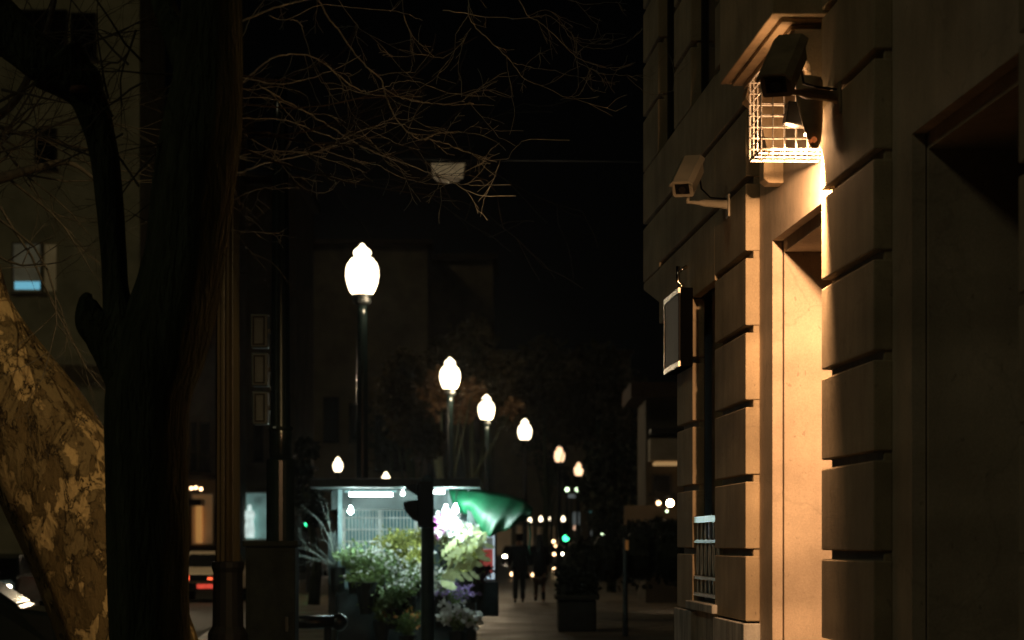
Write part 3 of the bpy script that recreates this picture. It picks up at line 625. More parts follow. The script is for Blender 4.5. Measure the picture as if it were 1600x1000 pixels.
for i, (y0, y1) in enumerate(((490,543),(551,603),(611,663))):
    a = W(391+i*1.5, y1, Zs-.05); b_ = W(418, y0, Zs-.05); x0,x1,z0,z1 = a.x,b_.x,a.z,b_.z; y = a.y
    m = MB(); m.box(x0,x1,y,y+.2,z0,z1); hd = m.build("signal_box", M_signal, sp, bevel=.012)
    m = MB(); f = .022
    m.box(x0+f,x1-f,y-.012,y-.001,z0+f,z0+f+.012).box(x0+f,x1-f,y-.012,y-.001,z1-f-.012,z1-f).box(x0+f,x0+f+.012,y-.012,y-.001,z0+f+.0125,z1-f-.0125).box(x1-f-.012,x1-f,y-.012,y-.001,z0+f+.0125,z1-f-.0125)
    m.build("gasket", M_black, hd); MB().box(x0+.045,x1-.045,y-.006,y-.0008,z0+.06,z1-.06).build("door_panel", M_signal, hd, bevel=.003)
    v = MB(); v.tube([((x0+x1)/2,y+.201,(z0+z1)/2),((x0+x1)/2,y+.36,(z0+z1)/2)],[.06,.062],14); v.build("visor", M_signal, hd)
    m = MB().box(x1-.002,c.x-.05,y+.06,y+.1,(z0+z1)/2-.02,(z0+z1)/2+.02).build("bracket", M_iron, sp)
Zc = 20.4
cb = thing("utility_cabinet", W(422,1136,Zc), "grey metal street cabinet with an overhanging lid in front of the signal pole", "cabinet")
a = W(380,845,Zc); b_ = W(465,1000,Zc)
body = MB().box(a.x+.02,b_.x-.02,Zc,Zc+.35,.08,a.z-.05).build("body", M_cabinet, cb, bevel=.008)
MB().box(a.x-.005,b_.x+.005,Zc-.03,Zc+.38,a.z-.049,a.z).build("lid", M_cabinet, cb, bevel=.01)
dr = MB().box(a.x+.05,b_.x-.05,Zc-.012,Zc-.001,.14,a.z-.09).build("door", M_cabinet, cb, bevel=.004)
MB().box(b_.x-.1,b_.x-.08,Zc-.03,Zc-.0125,.8,.92).build("handle", M_iron, dr)
MB().box(a.x,b_.x,Zc-.01,Zc+.36,0,.079).build("base", M_plinth, cb)

# ------------------------------------------------------------ street lamps with acorn globes
GL = [(.17,0),(.19,.01),(.235,.09),(.27,.2),(.29,.32),(.285,.43),(.26,.52),(.22,.58),(.19,.605),(.20,.615),(.15,.64),(.13,.665),(.155,.70),(.15,.745),(.115,.785),(.07,.815),(.055,.84),(.03,.87),(.004,.885)]
def make_lamp(label, group, mg):
    r = thing("street_lamp", (0,0,0), label, "street lamp", group)
    h = 5.84
    MB().lathe((0,0,0),[(.26,0),(.26,.15),(.2,.25),(.17,.7),(.19,.75),(.15,.85),(.115,1.0),(.105,3),(.09,h-.35),(.085,h-.18)],14).build("post", M_green_iron, r, smooth=True)
    MB().lathe((0,0,0),[(.09,h-.2),(.15,h-.16),(.165,h-.13),(.165,h-.09),(.15,h-.08),(.15,h-.04),(.18,h-.03),(.18,h-.005)],16).build("collar", M_iron, r, smooth=False)
    MB().lathe((0,0,h),GL,20).build("globe", mg, r, smooth=True); return r
lg = "acorn globe street lamps along the pavement"
protoN = make_lamp("largest lit acorn street lamp, nearest, rising behind the flower kiosk", lg, M_globe)
protoF = make_lamp("second lit acorn lamp in the row, wrapped by rusty autumn leaves", lg, M_globe_far)
H = 5.84+.885
def lamp_at(px, top, proto, label, first=False, scale=1, Z=None):
    Z = Z or (H*scale-EYE)*F/(HOR-top); p = W(px,HOR,Z); loc = (p.x, Z, 0)
    if first: proto.location = loc; proto.scale = (scale,)*3; proto['label'] = label
    else: dup(proto, loc, label, scale)
    return Z
lamp_at(566,380,protoN,protoN['label'],True)
lamp_at(703,558,protoN,"second largest lit acorn lamp, beside the rusty autumn leaves")
lamp_at(760,616,protoN,"third lit acorn lamp, above the green awning of the flower kiosk")
lamp_at(820,654,protoN,"fourth lit acorn lamp, rising just right of the green awning tip")
lamp_at(874,696,protoF,"fifth lit acorn lamp, small, upper of the pair above the far green signals",True)
lamp_at(904,722,protoF,"sixth lit acorn lamp, faint pinkish, directly above the two pale signals")
lamp_at(528,714,protoN,"small lit acorn lamp left above the kiosk roof corner")
lamp_at(603,737,protoN,"small lit acorn lamp whose globe just clears the kiosk roof")
lamp_at(262,543,protoN,"added acorn street lamp, unseen behind the dark tree trunk, to light the beige car")  # unseen lamp, added only to brighten the car and road
for px, tp, e in ((566,380,42),(703,558,170),(760,616,100),(262,543,260)):      # the lamps' own light under the globes; the last belongs to the added lamp
    Z = (H-EYE)*F/(HOR-tp); l = bpy.data.lights.new("street_lamp_light", 'POINT'); l.energy = e; l.color = (1,.78,.50); l.shadow_soft_size = .15
    o = bpy.data.objects.new("street_lamp_light", l); COL.objects.link(o); o.location = W(px,HOR,Z)+Vector((.3,-.35,5.75-EYE))
for px, tp, lb in ((828,808,"tiny far acorn lamp touching the awning tip"),(845,806,"tiny far acorn lamp above the woman's head"),(861,805,"tiny far acorn lamp second from right in its row"),(880,806,"tiny far acorn lamp rightmost in its row")):
    lamp_at(px, tp, protoN, lb, scale=.62)

# ------------------------------------------------------------ hanging road lamp
Zh = 44.2
hl = thing("hanging_lamp", W(697,285,Zh), "unlit grey street luminaire hung on a cable across the dark sky", "hanging lamp")
a, b_ = W(673,257,Zh), W(728,278,Zh)
m = MB(); m.hexa([(a.x+.05,Zh-.15,b_.z),(b_.x-.05,Zh-.15,b_.z),(b_.x-.05,Zh+.15,b_.z),(a.x+.05,Zh+.15,b_.z),(a.x,Zh-.2,a.z),(b_.x,Zh-.2,a.z),(b_.x,Zh+.2,a.z),(a.x,Zh+.2,a.z)]); m.build("housing", mat("grey_luminaire", (.85,.78,.64), .5), hl, bevel=.02)
m = MB(); m.box(W(664,0,Zh).x,W(733,0,Zh).x,Zh-.2,Zh+.2,W(0,256.5,Zh).z,W(0,253,Zh).z); m.build("top_plate", M_cabinet, hl, bevel=.01)
m = MB(); m.lathe((W(700,0,Zh).x,Zh,W(0,286,Zh).z),[(.05,0),(.2,.03),(.24,.07),(.24,.079)],16,1,.6); m.build("bowl", mat("lamp_bowl", (.5,.46,.4), .3), hl, smooth=True)
wz = W(0,252,Zh).z
m = MB(); m.tube([W(-300,215,44), W(200,240,45), W(697,250,43.4), W(1010,253,41), W(1300,235,38)], .004, 5); m.build("cable", M_iron, hl)

# ------------------------------------------------------------ left buildings
def building(name, px0, px1, Z, h, depth, mt, label, wins, roof=True):
    x0, x1 = W(px0,0,Z).x, W(px1,0,Z).x
    r = thing(name, ((x0+x1)/2, Z, 0), label, "building")
    def pc(u, v): p = W(u,v,Z); return p.x, p.z
    MB().box(x0,x1,Z,Z+depth,-.1,h).build("wall", mt, r)
    if roof: MB().box(x0-.4,x1+.4,Z-.5,Z+depth+.4,h+.001,h+.4).build("roof", M_roof, r)
    for (u0,v0,u1,v1,mp) in wins:
        a = pc(u0,v1); b = pc(u1,v0); f = MB(); t = min(.09,(b[0]-a[0])*.12); y = Z-.06
        f.box(a[0],a[0]+t,y,Z-.001,a[1],b[1]).box(b[0]-t,b[0],y,Z-.001,a[1],b[1]).box(a[0]+t,b[0]-t,y,Z-.001,b[1]-t,b[1]).box(a[0]-.08,b[0]+.08,y-.08,Z-.001,a[1]-t-.03,a[1]-.001)
        w_ = f.build("window", M_bwall3 if mp is not M_glass else M_frame, r)
        MB().box(a[0]+t+.001,b[0]-t-.001,Z-.03,Z-.002,a[1]+.001,b[1]-t-.001).build("pane", mp, w_)
    return r
M_room = glow("dim_room_pane", (.75,.70,.5), .035, .5, 2); M_tv = glow("screen_glow", (.25,.75,1), .5); M_room2 = glow("amber_room_pane", (.8,.6,.3), .045, .4, 2)
M_shop = glow("warm_shop_pane", (1,.66,.32), .05, .5, 1.2); M_added_pane = glow("added_backdrop_pane", (1,.68,.38), .045, .8, .5); M_shop_col = glow("warm_shop_strip", (1,.48,.13), .38, .3, 1); M_cold = glow("cold_shop_pane", (.6,1,.95), .16, .9, 1.1)
bl = building("apartment_house", -260, 218, 110, 42, 8, M_bwall, "dim olive apartment house at left with one lit window glowing blue below", [(18,378,66,455,M_room),(30,15,105,95,M_glass),(54,200,88,262,M_glass),(110,20,150,90,M_glass)])
Zb = 110
def panel(parent, name, u0,v0,u1,v1,Z,th,mt):
    a = W(u0,v1,Z); b = W(u1,v0,Z); return MB().box(a.x,b.x,Z-th,Z,a.z,b.z).build(name, mt, parent)
panel(bl,"lit_blind",70,382,88,455,Zb-.004,.03,M_room2); panel(bl,"screen_glow",23,440,63,452,Zb-.035,.006,M_tv); panel(bl,"balcony_slab",-60,560,230,572,Zb-.01,.9,M_bwall)
b2 = building("shop_house", 226, 372, 128, 24, 3.9, M_bwall2, "brown house behind the beige car with a warm lit shop front", [(298,770,335,850,M_shop),(312,660,328,735,M_glass),(298,660,308,735,M_glass)])
panel(b2,"lit_column",307,785,316,848,128-.07,.3,M_shop_col); panel(b2,"balcony_slab",286,742,345,750,128-.01,1,M_frame)
lm = MB()
lt_ = thing("wall_lantern", W(304,785,126.4), "three-bulb amber lantern on the shop front above the beige car", "lantern")
for u,v in ((299,763),(306,762),(314,764)): lm.ball(W(u,v,126.4), .09, n=10, m=6)
lm.build("bulbs", M_warm_s, lt_, smooth=True); MB().box(W(295,0,126.4).x,W(314,0,126.4).x,126.3,127.9,W(0,790,126.4).z,W(0,780,126.4).z).build("bracket", M_iron, lt_)
b3 = building("corner_shop", 372, 462, 132, 21, 12, M_bwall2, "house behind the signal pole with a cold white lit shop window", [(380,768,420,842,M_cold),(396,660,412,720,M_glass)])
m = MB(); Zq = 131.5; p = W(390,840,Zq); m.lathe(p,[(.25,0),(.27,.5),(.2,.9),(.3,1.25),(.22,1.45),(.1,1.5),(.12,1.7),(.02,1.8)],12)
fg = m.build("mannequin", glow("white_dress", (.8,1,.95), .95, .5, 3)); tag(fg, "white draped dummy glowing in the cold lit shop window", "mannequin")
b4 = building("town_house", 462, 668, 200, 26, 14, M_bwall2, "dim brown town house behind the flower kiosk and the tallest lamp", [(505,620,530,690,M_glass),(585,600,640,735,M_glass),(545,630,560,690,M_glass)])
b5 = building("town_house", 668, 770, 210, 26, 14, M_bwall2, "dark town house far behind the second acorn lamp", [(690,640,705,690,M_glass),(735,640,750,690,M_glass)])
b6 = building("town_house", 770, 985, 290, 24, 14, M_bwall2, "dark block closing the far end of the street", [(772,822,800,884,M_added_pane),(806,820,834,884,M_added_pane),(838,822,868,884,M_added_pane),(874,846,900,884,M_added_pane),(915,690,925,720,M_glass),(940,690,950,720,M_glass)])  # glowing ground floor panes are added to lighten the backdrop behind the couple
# right-hand house with balcony
Zr = 62
br = building("balcony_house", 1009, 1130, Zr, 5.2, 4, mat("sooty_plaster", (.09,.075,.055), .9, var=.4, scale=.8), "dim house with a pale balcony beyond the corner building", [(1018,740,1050,770,M_glass)])
panel(br,"balcony",1012,688,1075,722,Zr-.01,1.2,M_bwall3); panel(br,"lit_soffit",1020,723.5,1075,728,Zr-.02,1.1,glow("soffit_strip",(1,.6,.25),.32,.2,1)); panel(br,"garden_wall",975,790,1075,822,Zr-1.6,.3,M_bwall2)
panel(br,"awning",1014,672,1070,680,Zr-.01,1.0,M_frame)
def little_light(name, px, py, Z, r, mt, label, cat, arm=True):
    root = thing(name, W(px,py,Z), label, cat)
    MB().ball(W(px,py,Z), r, n=12, m=8).build("bulb", mt, root, smooth=True)
    p = W(px,py,Z); MB().tube([p+Vector((0,0,r*.9)), p+Vector((0,0,r*1.6)), p+Vector((.0,1.1,r*1.9))], .03, 6).build("bracket", M_iron, root); return root
M_star = glow("bright_amber_bulb", (1,.66,.38), 60)
little_light("garden_lamp",1047,786,58,.085,M_star,"brightest amber lamp at the edge of the corner building","lamp")
little_light("garden_lamp",1029,786,58,.055,M_warm_s,"softer amber lamp left of the brightest one, below the balcony","lamp")
little_light("garden_lamp",1042,799,58,.03,M_white_l,"tiny pale green lamp just under the brightest amber one","lamp")

# ------------------------------------------------------------ hedges, planters
def hedge(name, cl, Z, label, m, n, size, cat="hedge", dz=2.5):
    o = MB(); rg = random.Random(int(cl[0][0]))
    for cx, cy, rx, ry in cl:
        zz = Z+rg.uniform(-dz,dz)*.3; c = W(cx,cy,zz)
        for i in range(n):
            v = Vector((rg.gauss(0,1),rg.gauss(0,1),rg.gauss(0,1))).normalized()*rg.uniform(.55,1.04)
            p = c+Vector((v.x*rx/F*Z, v.y*.9, v.z*ry/F*Z)); 
            if p.z > .02: o.leaf(p, size*rg.uniform(.6,1.5), wd=.7)
        # woody core
        o.ball(c, rx/F*Z*.8, .7, min(ry/F*Z*.8, c.z-.05) if c.z > .1 else .1, 10, 6)
    h = o.build(name, m, fixn=False); return tag(h, label, cat)
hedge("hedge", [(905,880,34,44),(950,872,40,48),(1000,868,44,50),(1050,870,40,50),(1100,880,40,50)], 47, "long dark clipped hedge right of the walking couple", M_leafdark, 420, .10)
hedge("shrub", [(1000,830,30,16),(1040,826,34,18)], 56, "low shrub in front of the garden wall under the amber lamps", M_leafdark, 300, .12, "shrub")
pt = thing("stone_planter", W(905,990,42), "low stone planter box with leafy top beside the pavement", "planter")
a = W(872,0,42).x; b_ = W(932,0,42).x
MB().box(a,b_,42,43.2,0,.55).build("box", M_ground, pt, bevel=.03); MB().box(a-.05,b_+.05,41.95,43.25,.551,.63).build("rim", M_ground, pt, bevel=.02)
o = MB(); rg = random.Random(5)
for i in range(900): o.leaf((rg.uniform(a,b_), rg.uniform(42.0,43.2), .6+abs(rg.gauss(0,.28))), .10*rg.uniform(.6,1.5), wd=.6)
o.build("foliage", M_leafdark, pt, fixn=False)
pp = thing("slim_post", W(977,1000,40), "slim grey post standing before the dark hedge", "post")
p = W(977,0,40).x
MB().lathe((p,40,0),[(.05,0),(.045,.05),(.038,1.25),(.038,1.6),(.01,1.63)],12).build("post", mat("grey_post", (.05,.055,.055), .5), pp, smooth=True)
MB().box(p+.0,p+.05,39.94,39.96,1.42,1.58).build("reflector", glow("orange_mark",(1,.4,.1),.06), pp)

# ------------------------------------------------------------ traffic signal seen side-on in front of the kiosk
Zv = 30
M_teal = mat("dull_teal_paint", (.018,.04,.045), .65)
sg = thing("traffic_signal", W(668,1043,Zv), "dark side-on traffic signal with hooded lenses in front of the flower kiosk", "traffic light")
c = W(668,0,Zv).x; zt = W(0,742,Zv).z
MB().lathe((c,Zv,0),[(.12,0),(.12,.08),(wpx(10.5,Zv),.12),(wpx(10,Zv),zt-.05),(.03,zt)],16).build("pole", M_teal, sg, smooth=True)
def vz(y): return W(0,y,Zv).z
MB().box(W(653,0,Zv).x,W(678,0,Zv).x,Zv-.2,Zv-.075,vz(822),vz(752)).build("housing", M_black, sg, bevel=.02)
MB().lathe((c,Zv,vz(824)),[(wpx(15,Zv),0),(wpx(15,Zv),.04),(wpx(12,Zv),.06)],16).build("collar", M_green_iron, sg)
for (xa,y0,y1) in ((634,756,776),(631,781,816)):
    pr = [W(654,y0,Zv),W(xa+6,y0+2,Zv),W(xa,y0+5,Zv),W(xa+2,y0+ (y1-y0)*.45,Zv),W(xa+14,y1-4,Zv),W(654,y1,Zv)]
    MB().prism([q+Vector((0,-.22,0)) for q in pr], (0,.19,0)).build("visor", M_black, sg, bevel=.015)

# ------------------------------------------------------------ flower kiosk
Zk = 36.0
def K(px, py, dz=0):                      # kiosk helper: column/row of the kiosk front carried to depth Zk+dz
    p = W(px,py,Zk); return Vector((p.x, Zk+dz, p.z))
kx0, kx1 = K(516,0).x, K(742,0).x
ki = thing("flower_kiosk", ((kx0+kx1)/2, Zk+1, 0), "flower stall kiosk with flat dark roof and cold fluorescent lighting", "kiosk")
zr = K(0,764).z
MB().box(K(492,0).x,K(752,0).x,Zk-1.05,Zk+2.2,zr,zr+.13).build("roof", M_kiosk_dark, ki, bevel=.02)
MB().box(kx0,kx1,Zk+1.7,Zk+1.76,.02,zr-.01).build("back_wall", M_kiosk, ki)
MB().box(kx0,kx0+.05,Zk+.3,Zk+1.69,.02,.95).build("side_wall", M_kiosk, ki)
MB().box(kx0+.06,kx1,Zk+.5,Zk+1.2,.02,.85).build("counter", M_kiosk_dark, ki, bevel=.01)
MB().box(kx0,kx1,Zk+.25,Zk+.32,zr-.30,zr-.012).build("fascia", M_kiosk_dark, ki)
for px in (519, 736): MB().box(K(px,0).x-.055,K(px,0).x+.055,Zk-.05,Zk+.06,.0,zr-.001 if px > 600 else K(0,832).z).build("post", M_kiosk_dark, ki)
MB().box(kx0+.1,kx0+.16,Zk+.2,Zk+.26,.9,zr-.001).build("post", M_kiosk, ki)
wz0, wz1 = K(0,868).z, K(0,792).z; wx0, wx1 = K(526,0).x, K(648,0).x; yw = Zk+1.2
win = MB()
for (xa,xb,za,zb) in ((wx0,wx1,wz1-.04,wz1),(wx0,wx1,wz0,wz0+.04),(wx0,wx0+.05,wz0+.041,wz1-.041),(wx1-.05,wx1,wz0+.041,wz1-.041),((wx0+wx1)/2-.03,(wx0+wx1)/2+.03,wz0+.041,wz1-.041)): win.box(xa,xb,yw-.06,yw,za,zb)
wo = win.build("window", M_rail, ki)
MB().box(wx0+.051,wx1-.051,yw-.02,yw-.01,wz0+.041,wz1-.041).build("pane", M_pane, wo)
gr = MB()
for i in range(1,22):
    x = wx0+(wx1-wx0)*i/22; gr.tube([(x,yw-.09,wz0),(x,yw-.09,wz1)], .008, 5)
for j in (1,2,3): z = wz0+(wz1-wz0)*j/4+.03; gr.tube([(wx0,yw-.085,z),(wx1,yw-.085,z)], .011, 5)
gr.build("bars", M_rail, wo)
def tube_light(px0, px1, py, dz):
    a, b_ = K(px0,py,dz), K(px1,py,dz); t = MB().tube([a,b_], .028, 10).build("fluorescent_tube", M_tube, ki)
    MB().box(a.x-.06,b_.x+.06,Zk+dz-.05,Zk+dz+.05,a.z+.03,a.z+.06).build("batten", M_kiosk, t)
    for q in (a,b_): pass
tube_light(547,614,773,-.2); tube_light(676,695,769,-.2)
def bulb(px,py,dz,r,m):
    b = MB().lathe(K(px,py,dz)-Vector((0,0,r)),[(.01,0),(r*.7,r*.25),(r,r),(r*.75,r*1.6),(r*.4,r*2.1),(r*.38,r*2.8)],14).build("bulb", m, ki, smooth=True)
    MB().tube([K(px,py,dz)+Vector((0,0,r*1.8)), K(px,764,dz)+Vector((.02,0,0))], .006, 5).build("flex", M_black, b)
bulb(550,799,-.3,.042,M_bulb); bulb(629,771,.1,.03,M_tube); bulb(697,800,-.1,.058,M_bulb); bulb(712,797,-.15,.05,M_bulb)
for q, e in ((K(705,812,-.5),115),(K(553,812,-.6),40),(K(640,780,-.9),26)):
    l = bpy.data.lights.new("kiosk_light", 'POINT'); l.energy = e; l.color = (.72,1,.93); l.shadow_soft_size = .06
    o = bpy.data.objects.new("kiosk_light", l); COL.objects.link(o); o.location = q
# tarpaulin
tp = MB(); top = [(700,764,.3),(730,765,.0),(762,768,-.3),(795,774,-.55),(818,783,-.8),(832,796,-1.0)]
bot = [(712,800,.3),(738,806,.0),(757,836,-.35),(768,838,-.6),(800,824,-.85),(830,806,-1.05)]
NU, NV = 30, 10; rows = []
def interp(L, u):
    f = u*(len(L)-1); i = min(int(f), len(L)-2); t = f-i; return [L[i][k]*(1-t)+L[i+1][k]*t for k in range(3)]
base = len(tp.v)
for j in range(NV+1):
    for i in range(NU+1):
        u, v = i/NU, j/NV; a, b_ = interp(top,u), interp(bot,u); q = [a[k]*(1-v)+b_[k]*v for k in range(3)]
        p = K(q[0],q[1],q[2]); p.y += .045*math.sin(u*26+v*3)*v - .25*math.sin(v*math.pi)*.6; p.z += .015*math.sin(u*31)*v; tp.v.append(p)
for j in range(NV):
    for i in range(NU): k = j*(NU+1)+i; tp.f.append((k,k+1,k+NU+2,k+NU+1))
ta = tp.build("tarpaulin", M_cloth, smooth=True, fixn=False); tag(ta, "green tarpaulin awning hanging off the right side of the flower kiosk", "awning")
sd = ta.modifiers.new("thick",'SOLIDIFY'); sd.thickness = .008
rope = MB().tube([K(826,815,-1),K(828,835,-1),K(826,858,-1),K(829,866,-1)], .016, 6).build("rope_end", M_cloth, ta)
# flowers in buckets: each is a thing
def bouquet(px, py, dz, w_, h_, label, leafm, petalm, nl, npet, lsz=.12, psz=.035, grp="buckets of flowers and greenery at the kiosk", rise=None, pots=True):
    c = K(px,py,dz); rw, rh = w_/F*Zk/2, h_/F*Zk/2; rg = random.Random(px*7+py)
    zb = c.z-rh-.22; r = thing("flower_bucket", (c.x, c.y, zb), label, "flower bucket", grp)
    if pots: MB().lathe((c.x,c.y,zb),[(.09,0),(.125,.26),(.135,.265),(.135,.285),(.118,.287)],16).build("bucket", M_pot, r, smooth=False)
    st = MB(); lf = MB(); pe = MB()
    heads = []
    for i in range(nl//14+8):
        a = rg.uniform(0,6.28); q = math.sqrt(rg.random()); tip = Vector((c.x+math.cos(a)*q*rw, c.y+math.sin(a)*q*min(rw,.35), c.z+rh*(1-q*q*.9)*rg.uniform(.3,1.05)))
        b0 = Vector((c.x+rg.gauss(0,.03),c.y+rg.gauss(0,.03),zb+.27)); mid = b0.lerp(tip,.55)+Vector((0,0,.06)); st.tube([b0,mid,tip], [.006,.005,.003], 5, cap=False); heads.append((b0,mid,tip))
    for i in range(nl):
        b0,mid,tip = rg.choice(heads); t = rg.uniform(.15,1); p = (b0.lerp(mid,t*2) if t < .5 else mid.lerp(tip,t*2-1)); d = (tip-mid).normalized()*.4+Vector((rg.gauss(0,1),rg.gauss(0,1),rg.gauss(0,.7)))
        random.seed(i+px); lf.leaf(p+Vector((rg.gauss(0,.03),rg.gauss(0,.03),rg.gauss(0,.03))), lsz*rg.uniform(.5,1.3), d)
    for i in range(npet):
        b0,mid,tip = rg.choice(heads); p = tip+Vector((rg.gauss(0,.05),rg.gauss(0,.05),rg.gauss(.02,.05)))
        for k in range(6): pe.leaf(p, psz*rg.uniform(.8,1.6), wd=.8)
    st.build("stems", M_leaf, r, fixn=False); lf.build("leaves", leafm, r, fixn=False)
    if npet: pe.build("blossoms", petalm, r, fixn=False)
    return r
bouquet(557,872,-.25,80,64,"silvery green bushy foliage under the bright bulb at the stall's left end",M_grey_leaf,M_white_fl,420,6,.09)
bouquet(592,885,-.35,84,70,"grey green foliage in a black bucket in the middle of the stall",M_grey_leaf,M_white_fl,520,60,.08,.03)
bouquet(640,852,-.1,84,70,"tall yellow green bushy foliage left of the signal pole",M_yleaf,M_white_fl,760,0,.085)
bouquet(612,850,.1,60,60,"upright olive green foliage against the barred window",M_yleaf,M_white_fl,360,0,.08)
bouquet(640,905,-.45,84,64,"white speckled low foliage left of the signal pole",M_grey_leaf,M_white_fl,420,90,.08,.03)
bouquet(698,838,.0,70,60,"overexposed pale blossoms right under the brightest kiosk bulb",M_pale,M_white_fl,360,320,.09,.055)
bouquet(738,846,-.2,56,54,"cream and yellow leafy sprays below the green tarpaulin",M_pale,M_white_fl,380,40,.11,.04)
bouquet(691,828,-.28,26,22,"small bunch of pink flowers beside the signal pole",M_pale,M_pink,60,60,.06,.045,pots=False)
bouquet(712,930,-.5,62,46,"lilac flower bunch low on the right of the signal pole",M_grey_leaf,M_purple,200,120,.07,.035)
bouquet(692,925,-.45,44,60,"white misty flowers next to the lilac bunch",M_grey_leaf,M_white_fl,240,120,.07,.03)
bouquet(716,968,-.7,56,44,"big round white blossoms near the ground under the lilac bunch",M_grey_leaf,M_white_fl,160,60,.08,.07)
bouquet(640,972,-.7,70,50,"dark bushy plant with orange specks near the ground left of the signal pole",M_leaf,M_orange_fl,300,24,.08,.035)
bouquet(600,950,-.6,60,50,"dark leafy plant under the middle of the stall",M_leaf,M_white_fl,260,6,.09)
bouquet(744,895,-.1,44,46,"dark red leafed plant before the poster panel",mat("plum_leaf",(.06,.02,.03),.5,var=.4,trans=.2),M_pink,240,0,.1)
bouquet(575,905,-.5,70,60,"full green foliage low at the left of the stall",M_leaf,M_white_fl,420,10,.10)
bouquet(620,925,-.65,80,64,"mixed green and white foliage low in the middle of the stall",M_grey_leaf,M_white_fl,460,50,.09,.03)
bouquet(655,880,-.3,60,60,"olive foliage right behind the signal pole",M_yleaf,M_white_fl,360,10,.09)
bouquet(728,872,-.35,66,56,"bright yellow green foliage under the cream sprays",M_yleaf,M_white_fl,380,20,.10)
# big lobed leaves
mo = thing("monstera_plant", K(690,915,-.5), "large pale lobed leaves arching in front of the kiosk blossoms", "plant", None)
lb = MB(); stp = MB()
for (bx,by,tx,ty,sz) in ((682,900,748,868,1.0),(682,900,736,892,.9),(684,905,706,908,.9),(686,880,712,858,.7),(684,890,758,850,.8),(690,870,730,846,.6)):
    a, t_ = K(bx,by,-.5), K(tx,ty,-.75); d = (t_-a); stp.tube([a, a.lerp(t_,.5)+Vector((0,-.03,.03)), t_], [.009,.007,.003], 5)
    for k in range(4):
        p = a.lerp(t_, .3+.22*k)+Vector((0,-.02,.02)); 
        for sgn in (1,-1):
            dd = (d.normalized()*.75+Vector((d.z,-.15,-d.x)).normalized()*sgn*.75); L = .25*sz*(1-.08*abs(k-2)); n0 = len(lb.v)
            u = Vector((dd.z,0,-dd.x)).normalized(); w0 = L*.17
            lb.v += [p, p+dd*L*.35+u*w0, p+dd*L*.8+u*w0*.9, p+dd*L, p+dd*L*.8-u*w0*.9, p+dd*L*.35-u*w0]; lb.f.append(tuple(n0+i for i in range(6)))
lb.build("leaves", M_pale, mo, fixn=False); stp.build("stems", M_leaf, mo)
MB().lathe(K(690,960,-.5),[(.1,0),(.13,.28),(.14,.3),(.12,.302)],14).build("pot", M_pot, mo)
MB().lathe(K(690,960,-.5),[(.02,.28),(.02,.5)],6).build("stalk", M_leaf, mo)
bt = thing("bare_twig_bunch", K(530,905,-.3), "bare pale twigs fanning out at the left end of the flower stall", "twigs")
o = MB()
for i in range(11):
    twiggy(o, rng, K(528+rng.gauss(0,5),885,-.3), (rng.uniform(-1.3,.25),rng.gauss(0,.3),rng.uniform(.1,1.3)), rng.uniform(.5,.95), .0045, 1, 0, .4, 5)
o.build("twigs", M_twig, bt, fixn=False); MB().lathe(K(530,925,-.3),[(.09,0),(.12,.36),(.13,.37),(.11,.372)],14).build("bucket", M_pot, bt)
hp = thing("hanging_pot", K(576,945,-.6), "black empty pot hanging below the grey green foliage", "pot")
MB().lathe(K(576,945,-.6),[(.11,0),(.15,.30),(.16,.31),(.16,.34),(.14,.342)],16).build("pot", M_pot, hp); MB().tube([K(570,913,-.6),K(577,890,-.5),K(584,913,-.6)],.006,5).build("hook", M_iron, hp)
# rail in front, left of the stall
rl = thing("low_rail", K(500,1005,-5), "low dark railing with a rounded end left of the flower stall", "railing")
a, b_ = W(440,972,31), W(530,972,31)
MB().tube([a,b_], .085, 12).build("rail", M_iron, rl, smooth=True); MB().ball(b_, .11).build("end_knob", M_iron, rl, smooth=True)
for u in (455,512): p = W(u,972,31); MB().tube([(p.x,31,0),(p.x,31,p.z-.07)], .05, 10).build("leg", M_iron, rl)
# poster panel
ap = thing("poster_panel", K(757,1000,2), "backlit poster panel with a red field on a dark base beside the kiosk", "poster panel")
Zo = 38.6
def po_box(u0,v0,u1,v1,y0,y1): a = W(u0,v1,Zo); b = W(u1,v0,Zo); return MB().box(a.x,b.x,y0,y1,a.z,b.z)
po_box(737,908,779,962,Zo-.3,Zo+.3).build("base", M_kiosk_dark, ap, bevel=.02)
po_box(738,832,776,907.5,Zo-.08,Zo+.1).build("case", M_kiosk_dark, ap, bevel=.02)
po_box(742,836,773,905,Zo-.1,Zo-.081).build("white_border", glow("poster_white",(.72,.88,1),.5), ap)
po_box(746,858,770,895,Zo-.112,Zo-.101).build("red_field", glow("poster_red",(.75,.12,.10),.36,.4,6), ap)
po_box(746,840,770,857.5,Zo-.112,Zo-.101).build("grey_field", glow("poster_grey",(.35,.4,.38),.3,.5,6), ap)

